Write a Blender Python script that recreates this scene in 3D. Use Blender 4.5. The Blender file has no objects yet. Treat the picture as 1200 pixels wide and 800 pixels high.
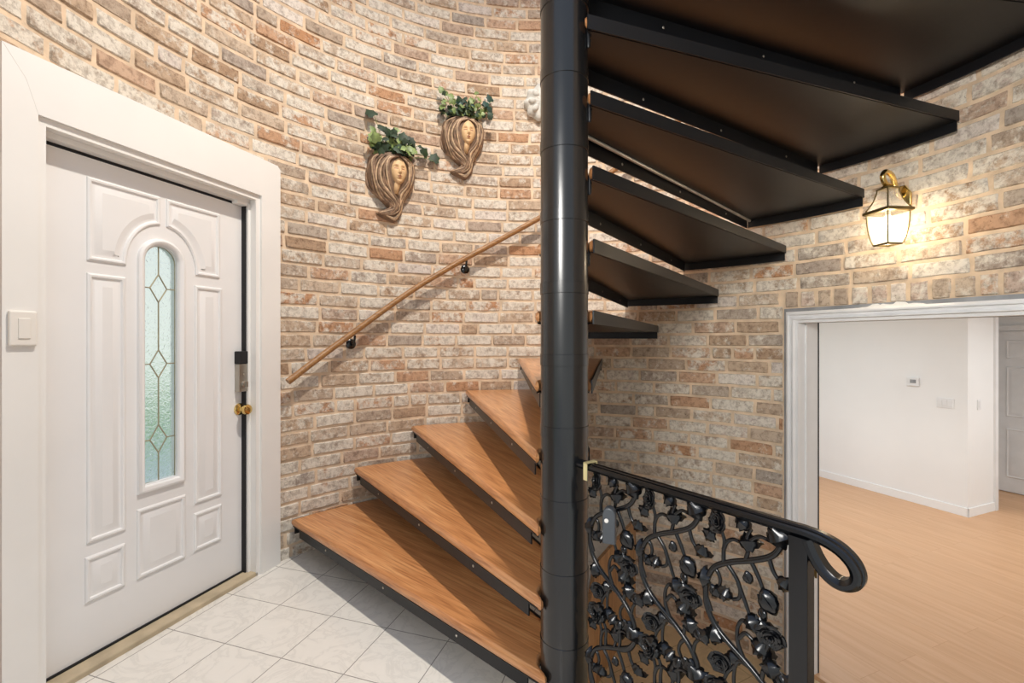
import bpy, math, random
from mathutils import Vector, Matrix, noise
from mathutils.geometry import tessellate_polygon
random.seed(7)
SC = bpy.context.scene
COL = SC.collection
PI = math.pi
R_ = math.radians

# ------------------------------------------------------------------ measures
EYE = 1.2773                    # eye height above the tiled landing
FPX = 539.4                     # focal length in pixels of a 1200 wide frame
AX = Vector((0.17, 1.499))      # axis of the round stair tower
RW = 1.90                       # inner radius of the brick wall
RISE = 0.2286
PH0, DPH, WED = 152.57, 11.753, 18.47
RT = 1.880                      # tread tip radius
ZL = -0.69                      # level of the lower floor
COURSE, BLEN = 0.083, 0.25
ZPH = 1.149                     # height of one bed joint
ZTOP = 5.2

def pol(a, r, z=0.0):
    a = R_(a)
    return Vector((AX.x + r*math.cos(a), AX.y + r*math.sin(a), z))

# ------------------------------------------------------------------ helpers
def lin(c):
    def g(v):
        v /= 255.0
        return v/12.92 if v <= 0.04045 else ((v+0.055)/1.055)**2.4
    return (g(c[0]), g(c[1]), g(c[2]), 1.0)

class MB:
    """collects vertices and faces, then links ONE mesh object"""
    def __init__(s):
        s.v = []; s.f = []; s.m = []; s.t = []
    def add(s, vs, fs, mi=0, tone=0.0):
        o = len(s.v)
        s.v += [tuple(v) for v in vs]
        for f in fs:
            s.f.append([i+o for i in f]); s.m.append(mi); s.t.append(tone)
    def xf(s, M, start=0):
        for i in range(start, len(s.v)):
            s.v[i] = tuple(M @ Vector(s.v[i]))
    def build(s, name, mats, parent=None, smooth=None, tone=False, label=None, M=None, bevel=None):
        me = bpy.data.meshes.new(name)
        me.from_pydata(s.v, [], s.f)
        if not isinstance(mats, (list, tuple)): mats = [mats]
        for m in mats: me.materials.append(m)
        me.polygons.foreach_set('material_index', s.m)
        if tone:
            a = me.attributes.new('tone', 'FLOAT', 'FACE')
            a.data.foreach_set('value', s.t)
        me.update()
        if smooth is not None:
            me.polygons.foreach_set('use_smooth', [True]*len(me.polygons))
            if smooth < 180: me.set_sharp_from_angle(angle=R_(smooth))
        ob = bpy.data.objects.new(name, me)
        COL.objects.link(ob)
        if parent is not None: ob.parent = parent
        if M is not None: ob.matrix_local = M
        if label: ob['label'] = label
        if bevel:
            b = ob.modifiers.new('bevel', 'BEVEL'); b.width = bevel; b.segments = 2
            b.limit_method = 'ANGLE'; b.angle_limit = R_(40)
        return ob

def empty(name, loc=(0,0,0), rz=0.0):
    o = bpy.data.objects.new(name, None)
    o.empty_display_size = 0.1
    COL.objects.link(o); o.location = loc; o.rotation_euler = (0,0,rz)
    return o

def tag(o, label, cat, group=None):
    o['label'] = label; o['category'] = cat
    if group: o['group'] = group
    return o

def struct(o, label=None):
    o['kind'] = 'structure'
    if label: o['label'] = label
    return o

def kids(o):
    return [c for c in bpy.data.objects if c.parent == o]

def box(mb, lo, hi, mi=0, M=None):
    x0,y0,z0 = lo; x1,y1,z1 = hi
    vs = [Vector(p) for p in ((x0,y0,z0),(x1,y0,z0),(x1,y1,z0),(x0,y1,z0),(x0,y0,z1),(x1,y0,z1),(x1,y1,z1),(x0,y1,z1))]
    if M is not None: vs = [M @ v for v in vs]
    mb.add(vs, [(0,3,2,1),(4,5,6,7),(0,1,5,4),(1,2,6,5),(2,3,7,6),(3,0,4,7)], mi)

def catmull(pts, n=6):
    P = [Vector(p) for p in pts]
    if len(P) < 3: return P
    out = []
    Q = [2*P[0]-P[1]] + P + [2*P[-1]-P[-2]]
    for i in range(1, len(Q)-2):
        p0,p1,p2,p3 = Q[i-1:i+3]
        for k in range(n):
            t = k/n
            out.append(0.5*((2*p1)+(p2-p0)*t+(2*p0-5*p1+4*p2-p3)*t*t+(3*p1-p0-3*p2+p3)*t**3))
    out.append(P[-1])
    return out

def tube(mb, pts, rad, seg=8, mi=0, prof=None, up=None, cap=True, tone=0.0):
    """sweep; rad is a number or list; prof = list of (a,b) section points"""
    P = [Vector(p) for p in pts]
    n = len(P)
    T = []
    for i in range(n):
        d = P[min(i+1,n-1)] - P[max(i-1,0)]
        T.append(d.normalized() if d.length > 1e-9 else Vector((0,0,1)))
    u = Vector(up) if up is not None else (Vector((0,0,1)) if abs(T[0].z) < .9 else Vector((1,0,0)))
    vs = []
    if prof is None:
        prof0 = [(math.cos(2*PI*k/seg), math.sin(2*PI*k/seg)) for k in range(seg)]
    else:
        prof0 = prof
    m = len(prof0)
    for i in range(n):
        if up is not None and i == 0: pass
        b = T[i].cross(u)
        if b.length < 1e-6: b = T[i].orthogonal()
        b.normalize()
        u = b.cross(T[i]).normalized()
        r = rad[i] if isinstance(rad, (list,tuple)) else rad
        for a, c in prof0:
            vs.append(P[i] + b*(a*r) + u*(c*r))
    fs = []
    for i in range(n-1):
        for k in range(m):
            k2 = (k+1) % m
            fs.append((i*m+k, i*m+k2, (i+1)*m+k2, (i+1)*m+k))
    if cap:
        fs.append(tuple(reversed(range(m))))
        fs.append(tuple((n-1)*m+k for k in range(m)))
    mb.add(vs, fs, mi, tone)

def lathe(mb, prof, seg=24, M=None, mi=0, caps=True):
    """prof = (r, z) from bottom to top about local z"""
    vs = []; n = len(prof)
    for r, z in prof:
        for k in range(seg):
            a = 2*PI*k/seg
            vs.append(Vector((r*math.cos(a), r*math.sin(a), z)))
    fs = []
    for i in range(n-1):
        for k in range(seg):
            k2 = (k+1) % seg
            fs.append((i*seg+k, i*seg+k2, (i+1)*seg+k2, (i+1)*seg+k))
    if caps:
        fs.append(tuple(reversed(range(seg))))
        fs.append(tuple((n-1)*seg+k for k in range(seg)))
    if M is not None: vs = [M @ v for v in vs]
    mb.add(vs, fs, mi)

def inset(poly, d):
    """move a counter-clockwise 2-D outline inwards by d"""
    n = len(poly); out = []
    for i in range(n):
        p0, p1, p2 = Vector(poly[i-1]), Vector(poly[i]), Vector(poly[(i+1)%n])
        e1 = (p1-p0).normalized(); e2 = (p2-p1).normalized()
        n1 = Vector((-e1.y, e1.x)); n2 = Vector((-e2.y, e2.x))
        b = n1+n2
        if b.length < 1e-6: b = n1.copy()
        b.normalize()
        c = max(0.35, b.dot(n1))
        out.append(p1 + b*(d/c))
    return out

def tess(mb, loops, fn, flip=False, mi=0):
    """fill 2-D loops (first outer, others holes); fn maps (x,y) to 3-D"""
    flat = [p for l in loops for p in l]
    tris = tessellate_polygon([[Vector((p[0],p[1],0)) for p in l] for l in loops])
    fs = []
    for t in tris:
        a,b,c = [Vector((flat[i][0], flat[i][1])) for i in t]
        ccw = (b-a).cross(c-a) > 0
        fs.append(tuple(t) if ccw != flip else tuple(reversed(t)))
    mb.add([fn(p[0],p[1]) for p in flat], fs, mi)

def rings(mb, outline, steps, fn, mi=0, fill=True, fill_first=False):
    """stack of insets: steps = [(inset, height)]; fn maps (x,y,h) to 3-D"""
    n = len(outline); vs = []
    L = []
    for d, h in steps:
        q = inset(outline, d) if abs(d) > 1e-9 else [Vector(p) for p in outline]
        L.append((q,h))
        vs += [fn(p[0],p[1],h) for p in q]
    fs = []
    for i in range(len(steps)-1):
        for k in range(n):
            k2 = (k+1) % n
            fs.append((i*n+k, i*n+k2, (i+1)*n+k2, (i+1)*n+k))
    mb.add(vs, fs, mi)
    if fill:
        q,h = L[-1]; tess(mb, [q], lambda x,y: fn(x,y,h), mi=mi)
    if fill_first:
        q,h = L[0]; tess(mb, [q], lambda x,y: fn(x,y,h), flip=True, mi=mi)

def prism(mb, outline, z0, z1, r=0.0, mi=0, fn=None):
    fn = fn or (lambda x,y,h: Vector((x,y,h)))
    if r > 0:
        st = [(r, z0), (r*.3, z0+r*.3), (0, z0+r), (0, z1-r), (r*.3, z1-r*.3), (r, z1)]
    else:
        st = [(0, z0), (0, z1)]
    rings(mb, outline, st, fn, mi, True, True)

# ------------------------------------------------------------------ materials
def mat(name):
    m = bpy.data.materials.new(name); m.use_nodes = True
    nt = m.node_tree; b = nt.nodes['Principled BSDF']
    return m, nt, b

def N(nt, typ, **kw):
    n = nt.nodes.new(typ)
    for k, v in kw.items():
        if k.startswith('i_'):
            key = k[2:]
            key = int(key) if key.isdigit() else key.replace('_', ' ')
            n.inputs[key].default_value = v
        else: setattr(n, k, v)
    return n

def ramp(nt, stops, interp='LINEAR'):
    n = nt.nodes.new('ShaderNodeValToRGB'); r = n.color_ramp; r.interpolation = interp
    while len(r.elements) < len(stops): r.elements.new(0.5)
    for e, (p, c) in zip(r.elements, stops):
        e.position = p; e.color = c if len(c) == 4 else lin(c)
    return n

def mixc(nt, fac, a, b, mode='MIX'):
    n = nt.nodes.new('ShaderNodeMix'); n.data_type = 'RGBA'; n.blend_type = mode
    for sock, val in ((n.inputs['Factor'], fac), (n.inputs['A'], a), (n.inputs['B'], b)):
        if hasattr(val, 'links') or hasattr(val, 'is_linked'): nt.links.new(val, sock)
        elif isinstance(val, (tuple, list)): sock.default_value = val if len(val) == 4 else lin(val)
        else: sock.default_value = val
    return n.outputs['Result']

def bump(nt, b, h, dist=0.002, strength=0.5):
    n = N(nt, 'ShaderNodeBump'); n.inputs['Strength'].default_value = strength
    n.inputs['Distance'].default_value = dist
    nt.links.new(h, n.inputs['Height']); nt.links.new(n.outputs['Normal'], b.inputs['Normal'])

def simple(name, c, rough=0.5, metal=0.0, noise_amt=0.0, nscale=8.0, coat=0.0, bmp=0.0, bscale=40.0):
    m, nt, b = mat(name)
    b.inputs['Roughness'].default_value = rough; b.inputs['Metallic'].default_value = metal
    b.inputs['Coat Weight'].default_value = coat; b.inputs['Coat Roughness'].default_value = .15
    tc = N(nt, 'ShaderNodeTexCoord')
    nz = N(nt, 'ShaderNodeTexNoise', i_Scale=nscale, i_Detail=4.0)
    nt.links.new(tc.outputs['Object'], nz.inputs['Vector'])
    lo = tuple(max(0, v*(1-noise_amt)) for v in c); hi = tuple(min(255, v*(1+noise_amt*.6)) for v in c)
    r = ramp(nt, [(0.3, lo), (0.7, hi)])
    nt.links.new(nz.outputs['Fac'], r.inputs['Fac'])
    nt.links.new(r.outputs['Color'], b.inputs['Base Color'])
    if bmp:
        n2 = N(nt, 'ShaderNodeTexNoise', i_Scale=bscale, i_Detail=5.0)
        nt.links.new(tc.outputs['Object'], n2.inputs['Vector'])
        bump(nt, b, n2.outputs['Fac'], bmp, .6)
    return m

def make_brick():
    m, nt, b = mat('whitewashed_brick')
    tc = N(nt, 'ShaderNodeTexCoord'); at = N(nt, 'ShaderNodeAttribute', attribute_name='tone')
    P = tc.outputs['Object']
    base = ramp(nt, [(0.0, (172,144,118)), (0.14, (194,171,147)), (0.30, (180,162,144)), (0.45, (200,181,160)),
                     (0.60, (172,161,150)), (0.72, (200,168,142)), (0.84, (190,150,118)), (0.90, (186,140,104)), (0.93, (206,194,184)), (1.0, (226,216,204))])
    nt.links.new(at.outputs['Fac'], base.inputs['Fac'])
    # limewash left in patches, heavier on some bricks
    n1 = N(nt, 'ShaderNodeTexNoise', i_Scale=15.0, i_Detail=9.0, i_Roughness=.74); nt.links.new(P, n1.inputs['Vector'])
    ad = N(nt, 'ShaderNodeMath', operation='MULTIPLY_ADD'); ad.inputs[1].default_value = 53.7
    nt.links.new(at.outputs['Fac'], ad.inputs[0]); ad.inputs[2].default_value = 0.0
    fr = N(nt, 'ShaderNodeMath', operation='FRACT'); nt.links.new(ad.outputs[0], fr.inputs[0])
    s = N(nt, 'ShaderNodeMath', operation='MULTIPLY_ADD'); s.inputs[1].default_value = 0.26
    nt.links.new(fr.outputs[0], s.inputs[0]); nt.links.new(n1.outputs['Fac'], s.inputs[2])
    wr = ramp(nt, [(0.575, (0,0,0,1)), (0.69, (.94,.94,.94,1))])
    nt.links.new(s.outputs[0], wr.inputs['Fac'])
    c1 = mixc(nt, wr.outputs['Color'], base.outputs['Color'], (222,214,200))
    # mid scale mottling
    n3 = N(nt, 'ShaderNodeTexNoise', i_Scale=34.0, i_Detail=6.0, i_Roughness=.7); nt.links.new(P, n3.inputs['Vector'])
    r3 = ramp(nt, [(0.34, (.50,.46,.44,1)), (0.54, (1,1,1,1)), (0.75, (1.0,1.0,1.0,1))])
    nt.links.new(n3.outputs['Fac'], r3.inputs['Fac'])
    c2 = mixc(nt, 0.85, c1, r3.outputs['Color'], 'MULTIPLY')
    # dark pits
    n2 = N(nt, 'ShaderNodeTexNoise', i_Scale=95.0, i_Detail=4.0, i_Roughness=.65); nt.links.new(P, n2.inputs['Vector'])
    r2 = ramp(nt, [(0.28, (.32,.27,.24,1)), (0.40, (1,1,1,1))])
    nt.links.new(n2.outputs['Fac'], r2.inputs['Fac'])
    c3 = mixc(nt, 0.7, c2, r2.outputs['Color'], 'MULTIPLY')
    nt.links.new(c3, b.inputs['Base Color'])
    b.inputs['Roughness'].default_value = .9; b.inputs['Specular IOR Level'].default_value = .2
    bump(nt, b, n3.outputs['Fac'], .008, .9)
    return m

def make_wood(name, c_lo, c_mid, c_hi, scale=1.0, rough=.3, coat=.4, axis=0):
    m, nt, b = mat(name)
    tc = N(nt, 'ShaderNodeTexCoord')
    mp = N(nt, 'ShaderNodeMapping')
    sc = [28*scale]*3; sc[axis] = 1.6*scale
    mp.inputs['Scale'].default_value = sc
    nt.links.new(tc.outputs['Object'], mp.inputs['Vector'])
    n1 = N(nt, 'ShaderNodeTexNoise', i_Scale=1.0, i_Detail=6.0, i_Roughness=.62, i_Distortion=1.2)
    nt.links.new(mp.outputs['Vector'], n1.inputs['Vector'])
    r = ramp(nt, [(0.28, c_lo), (0.5, c_mid), (0.72, c_hi)])
    nt.links.new(n1.outputs['Fac'], r.inputs['Fac'])
    mp2 = N(nt, 'ShaderNodeMapping'); sc2 = [130*scale]*3; sc2[axis] = 5*scale
    mp2.inputs['Scale'].default_value = sc2
    nt.links.new(tc.outputs['Object'], mp2.inputs['Vector'])
    n2 = N(nt, 'ShaderNodeTexNoise', i_Scale=1.0, i_Detail=3.0); nt.links.new(mp2.outputs['Vector'], n2.inputs['Vector'])
    r2 = ramp(nt, [(0.34, (.62,.56,.52,1)), (0.52, (1,1,1,1))]); nt.links.new(n2.outputs['Fac'], r2.inputs['Fac'])
    c = mixc(nt, 0.75, r.outputs['Color'], r2.outputs['Color'], 'MULTIPLY')
    nt.links.new(c, b.inputs['Base Color'])
    b.inputs['Roughness'].default_value = rough; b.inputs['Coat Weight'].default_value = coat
    b.inputs['Coat Roughness'].default_value = .22
    bump(nt, b, n2.outputs['Fac'], .0006, .3)
    return m

def make_tile(name, c, grout, size, ang, ox, oy, vein=.5, gw=.004, rough=.3):
    m, nt, b = mat(name)
    tc = N(nt, 'ShaderNodeTexCoord')
    mp = N(nt, 'ShaderNodeMapping', vector_type='POINT')
    mp.inputs['Rotation'].default_value = (0,0,-ang)
    nt.links.new(tc.outputs['Object'], mp.inputs['Vector'])
    sp = N(nt, 'ShaderNodeSeparateXYZ'); nt.links.new(mp.outputs['Vector'], sp.inputs[0])
    outs = []
    cells = []
    for k, o in ((0, ox), (1, oy)):
        a = N(nt, 'ShaderNodeMath', operation='SUBTRACT'); nt.links.new(sp.outputs[k], a.inputs[0]); a.inputs[1].default_value = o
        d = N(nt, 'ShaderNodeMath', operation='DIVIDE'); nt.links.new(a.outputs[0], d.inputs[0]); d.inputs[1].default_value = size
        fl = N(nt, 'ShaderNodeMath', operation='FLOOR'); nt.links.new(d.outputs[0], fl.inputs[0]); cells.append(fl.outputs[0])
        f = N(nt, 'ShaderNodeMath', operation='FRACT'); nt.links.new(d.outputs[0], f.inputs[0])
        p = N(nt, 'ShaderNodeMath', operation='PINGPONG'); nt.links.new(f.outputs[0], p.inputs[0]); p.inputs[1].default_value = .5
        outs.append(p.outputs[0])
    mn = N(nt, 'ShaderNodeMath', operation='MINIMUM'); nt.links.new(outs[0], mn.inputs[0]); nt.links.new(outs[1], mn.inputs[1])
    g = N(nt, 'ShaderNodeMath', operation='LESS_THAN'); nt.links.new(mn.outputs[0], g.inputs[0]); g.inputs[1].default_value = gw/size/2
    cb = N(nt, 'ShaderNodeCombineXYZ'); nt.links.new(cells[0], cb.inputs[0]); nt.links.new(cells[1], cb.inputs[1])
    wn = N(nt, 'ShaderNodeTexWhiteNoise', noise_dimensions='3D'); nt.links.new(cb.outputs[0], wn.inputs['Vector'])
    va = N(nt, 'ShaderNodeVectorMath', operation='MULTIPLY_ADD'); nt.links.new(wn.outputs['Color'], va.inputs[0])
    va.inputs[1].default_value = (9,9,9); nt.links.new(tc.outputs['Object'], va.inputs[2])
    nz = N(nt, 'ShaderNodeTexNoise', i_Scale=6.0, i_Detail=7.0, i_Roughness=.6, i_Distortion=1.8); nt.links.new(va.outputs[0], nz.inputs['Vector'])
    v = tuple(max(0, x*(1-.13*vein)) for x in c)
    hi = tuple(min(255, x*(1+.04*vein)) for x in c)
    r = ramp(nt, [(0.30, hi), (0.46, c), (0.51, v), (0.56, c), (0.75, hi)]); nt.links.new(nz.outputs['Fac'], r.inputs['Fac'])
    col = mixc(nt, g.outputs[0], r.outputs['Color'], grout)
    nt.links.new(col, b.inputs['Base Color'])
    b.inputs['Roughness'].default_value = rough
    bump(nt, b, mn.outputs[0], .0, .0)
    return m

def make_planks(name, ang, w=.18, ln=1.25):
    m, nt, b = mat(name)
    tc = N(nt, 'ShaderNodeTexCoord')
    mp = N(nt, 'ShaderNodeMapping'); mp.inputs['Rotation'].default_value = (0,0,-ang)
    nt.links.new(tc.outputs['Object'], mp.inputs['Vector'])
    br = N(nt, 'ShaderNodeTexBrick', offset=.37, i_Scale=1.0)
    br.inputs['Brick Width'].default_value = ln; br.inputs['Row Height'].default_value = w
    br.inputs['Mortar Size'].default_value = .0012; br.inputs['Bias'].default_value = 0
    br.inputs['Color1'].default_value = (0,0,0,1); br.inputs['Color2'].default_value = (1,1,1,1); br.inputs['Mortar'].default_value = (.5,.5,.5,1)
    nt.links.new(mp.outputs['Vector'], br.inputs['Vector'])
    mp2 = N(nt, 'ShaderNodeMapping'); mp2.inputs['Scale'].default_value = (1.1, 14, 1)
    nt.links.new(mp.outputs['Vector'], mp2.inputs['Vector'])
    va = N(nt, 'ShaderNodeVectorMath', operation='MULTIPLY_ADD'); nt.links.new(br.outputs['Color'], va.inputs[0]); va.inputs[1].default_value = (7,7,7)
    nt.links.new(mp2.outputs['Vector'], va.inputs[2])
    nz = N(nt, 'ShaderNodeTexNoise', i_Scale=1.6, i_Detail=6.0, i_Roughness=.55, i_Distortion=.6); nt.links.new(va.outputs[0], nz.inputs['Vector'])
    r = ramp(nt, [(0.25, (200,154,114)), (0.5, (210,166,126)), (0.75, (217,176,138))]); nt.links.new(nz.outputs['Fac'], r.inputs['Fac'])
    tr = ramp(nt, [(0.0, (.95,.94,.93,1)), (1.0, (1,1,1,1))]); nt.links.new(br.outputs['Color'], tr.inputs['Fac'])
    c = mixc(nt, 1.0, r.outputs['Color'], tr.outputs['Color'], 'MULTIPLY')
    c2 = mixc(nt, br.outputs['Fac'], c, (190,140,98))
    nt.links.new(c2, b.inputs['Base Color']); b.inputs['Roughness'].default_value = .42
    return m

BRICK = make_brick()
MORTAR = simple('mortar', (216,192,164), .95, 0, .10, 14, 0, .004, 70)
STEEL = simple('black_painted_steel', (16,18,22), .42, 0, .12, 5, .0, .0004, 25)
IRON = simple('glossy_black_iron', (9,10,13), .2, 0, .15, 9, .0)
IRON.node_tree.nodes['Principled BSDF'].inputs['Specular IOR Level'].default_value = .55
STEEL.node_tree.nodes['Principled BSDF'].inputs['Specular IOR Level'].default_value = .4
POLE = simple('black_pole_paint', (20,21,23), .27, 0, .12, 4, .4, .0005, 12)
GREYSTRIP = simple('pale_edge_strip', (196,194,188), .35, .5, .08, 12)
OAK = make_wood('varnished_oak', (164,106,64), (198,138,88), (218,164,112), 1.0, .32, .35, 0)
OAKDARK = make_wood('stained_board', (140,100,66), (182,138,94), (206,164,116), 1.0, .5, .1, 2)
RAILWOOD = make_wood('bronzed_handrail_wood', (126,90,54), (156,114,70), (178,136,90), 1.6, .3, .4, 0)
WHITE = simple('white_paint', (236,234,230), .42, 0, .015, 3)
DOORWHITE = simple('white_door_paint', (234,233,232), .38, 0, .012, 3)
ROOMWHITE = simple('white_wall_paint', (238,238,237), .8, 0, .01, 2)
CASEGREY = simple('grey_white_trim_paint', (230,230,230), .4, 0, .03, 5)
CASEDARK = simple('bare_grey_trim_edge', (146,148,150), .6, 0, .10, 14)
PLASTER = simple('rough_plaster', (238,236,230), .9, 0, .04, 20, 0, .004, 60)
BLACKGAP = simple('black_weatherstrip', (24,24,26), .7)
BRASS = simple('polished_brass', (224,194,124), .18, 1.0, .08, 12)
BRASSDARK = simple('aged_brass', (128,112,74), .35, .8, .15, 14)
NICKEL = simple('satin_nickel', (176,170,160), .32, .9, .05, 10)
LEAD = simple('brass_came', (168,160,132), .4, .6, .08, 30)
SWITCH = simple('ivory_plastic', (232,227,219), .35)
THRESH = simple('tan_threshold', (186,170,142), .55, 0, .12, 9)
TILE_ANG = math.atan2(.953, .302)        # direction of the tile courses, along the door
TILE = make_tile('cream_marble_tile', (226,222,214), (150,146,140), .2955, TILE_ANG, .004, .8495, .32, .004, .24)
TILE2 = make_tile('tan_stone_tile', (214,188,146), (160,136,100), .40, R_(28), .1, .12, .4, .004, .4)
LEAF = simple('ivy_green', (32,54,26), .6, 0, .30, 22)
LEAF2 = simple('pale_ivy_green', (120,138,80), .5, 0, .25, 26)
LEAFDK = simple('blue_green_leaf', (34,64,54), .45, 0, .2, 22)
CLAY = simple('brown_planter_resin', (122,98,78), .7, 0, .22, 26, 0, .002, 60)
HAIR2 = simple('dry_brushed_hair_resin', (196,168,136), .65, 0, .2, 30)
HAIR = simple('carved_hair_resin', (138,112,90), .65, 0, .28, 30, 0, .002, 80)
FACE = simple('tan_face_resin', (216,180,134), .6, 0, .08, 18)
LIP = simple('brown_face_paint', (150,100,70), .6, 0, .10, 18)
STONE = simple('chalky_plaster_ornament', (206,204,196), .85, 0, .12, 25, 0, .003, 70)
SOIL = simple('dark_soil', (46,36,28), .95, 0, .3, 40)
GREYPL = simple('grey_plastic', (72,76,80), .4, 0, .05, 10)
CLIP = simple('pale_brass_clip', (222,208,156), .35, .3, .04, 10)
PAVE = simple('pale_paving', (232,234,226), .9, 0, .04, 3)
GRASS = simple('lawn_green', (190,212,160), .9, 0, .25, 3)

def make_lite():
    m, nt, b = mat('textured_door_glass')
    tc = N(nt, 'ShaderNodeTexCoord')
    nz = N(nt, 'ShaderNodeTexNoise', i_Scale=70.0, i_Detail=3.0, i_Distortion=1.0); nt.links.new(tc.outputs['Object'], nz.inputs['Vector'])
    b.inputs['Base Color'].default_value = lin((246,254,247)); b.inputs['Roughness'].default_value = .16
    b.inputs['Transmission Weight'].default_value = 1.0; b.inputs['IOR'].default_value = 1.3
    bump(nt, b, nz.outputs['Fac'], .004, .9)
    return m
GLASS = make_lite()

def make_lampglass():
    m, nt, b = mat('bevelled_lantern_glass')
    out = nt.nodes['Material Output']
    tr = N(nt, 'ShaderNodeBsdfTransparent'); tl = N(nt, 'ShaderNodeBsdfTranslucent')
    tl.inputs['Color'].default_value = (1,.96,.88,1)
    b.inputs['Base Color'].default_value = (.9,.88,.84,1); b.inputs['Roughness'].default_value = .1
    m1 = N(nt, 'ShaderNodeMixShader'); m1.inputs[0].default_value = .035
    m2 = N(nt, 'ShaderNodeMixShader'); m2.inputs[0].default_value = .10
    nt.links.new(tr.outputs[0], m1.inputs[1]); nt.links.new(tl.outputs[0], m1.inputs[2])
    nt.links.new(m1.outputs[0], m2.inputs[1]); nt.links.new(b.outputs[0], m2.inputs[2])
    nt.links.new(m2.outputs[0], out.inputs['Surface'])
    return m
LGLASS = make_lampglass()

def emit(name, c, s):
    m, nt, b = mat(name)
    b.inputs['Base Color'].default_value = lin(c)
    b.inputs['Emission Color'].default_value = lin(c); b.inputs['Emission Strength'].default_value = s
    return m
BULB = emit('lit_bulb', (255,226,170), 6.0)

# ------------------------------------------------------------------ the round brick wall
DOORU = Vector((.302, .953)).normalized(); DOORN = Vector((DOORU.y, -DOORU.x))       # along the front door / into the tower
CASE0 = Vector((-1.363, 2.512)); DOOR0 = Vector((-1.711, 1.707))
A0 = Vector((1.62, 2.73)); AD = Vector((.40, -.917)).normalized(); AN = Vector((-AD.y, AD.x))   # doorway: origin, along, outwards
def DW(s, z, n=0.0):      # front door casing plane
    p = CASE0 + DOORU*s + DOORN*n; return Vector((p.x, p.y, z))
def AW(s, z, n=0.0):      # doorway plane, n outwards (towards the next room)
    p = A0 + AD*s + AN*n; return Vector((p.x, p.y, z))

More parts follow.
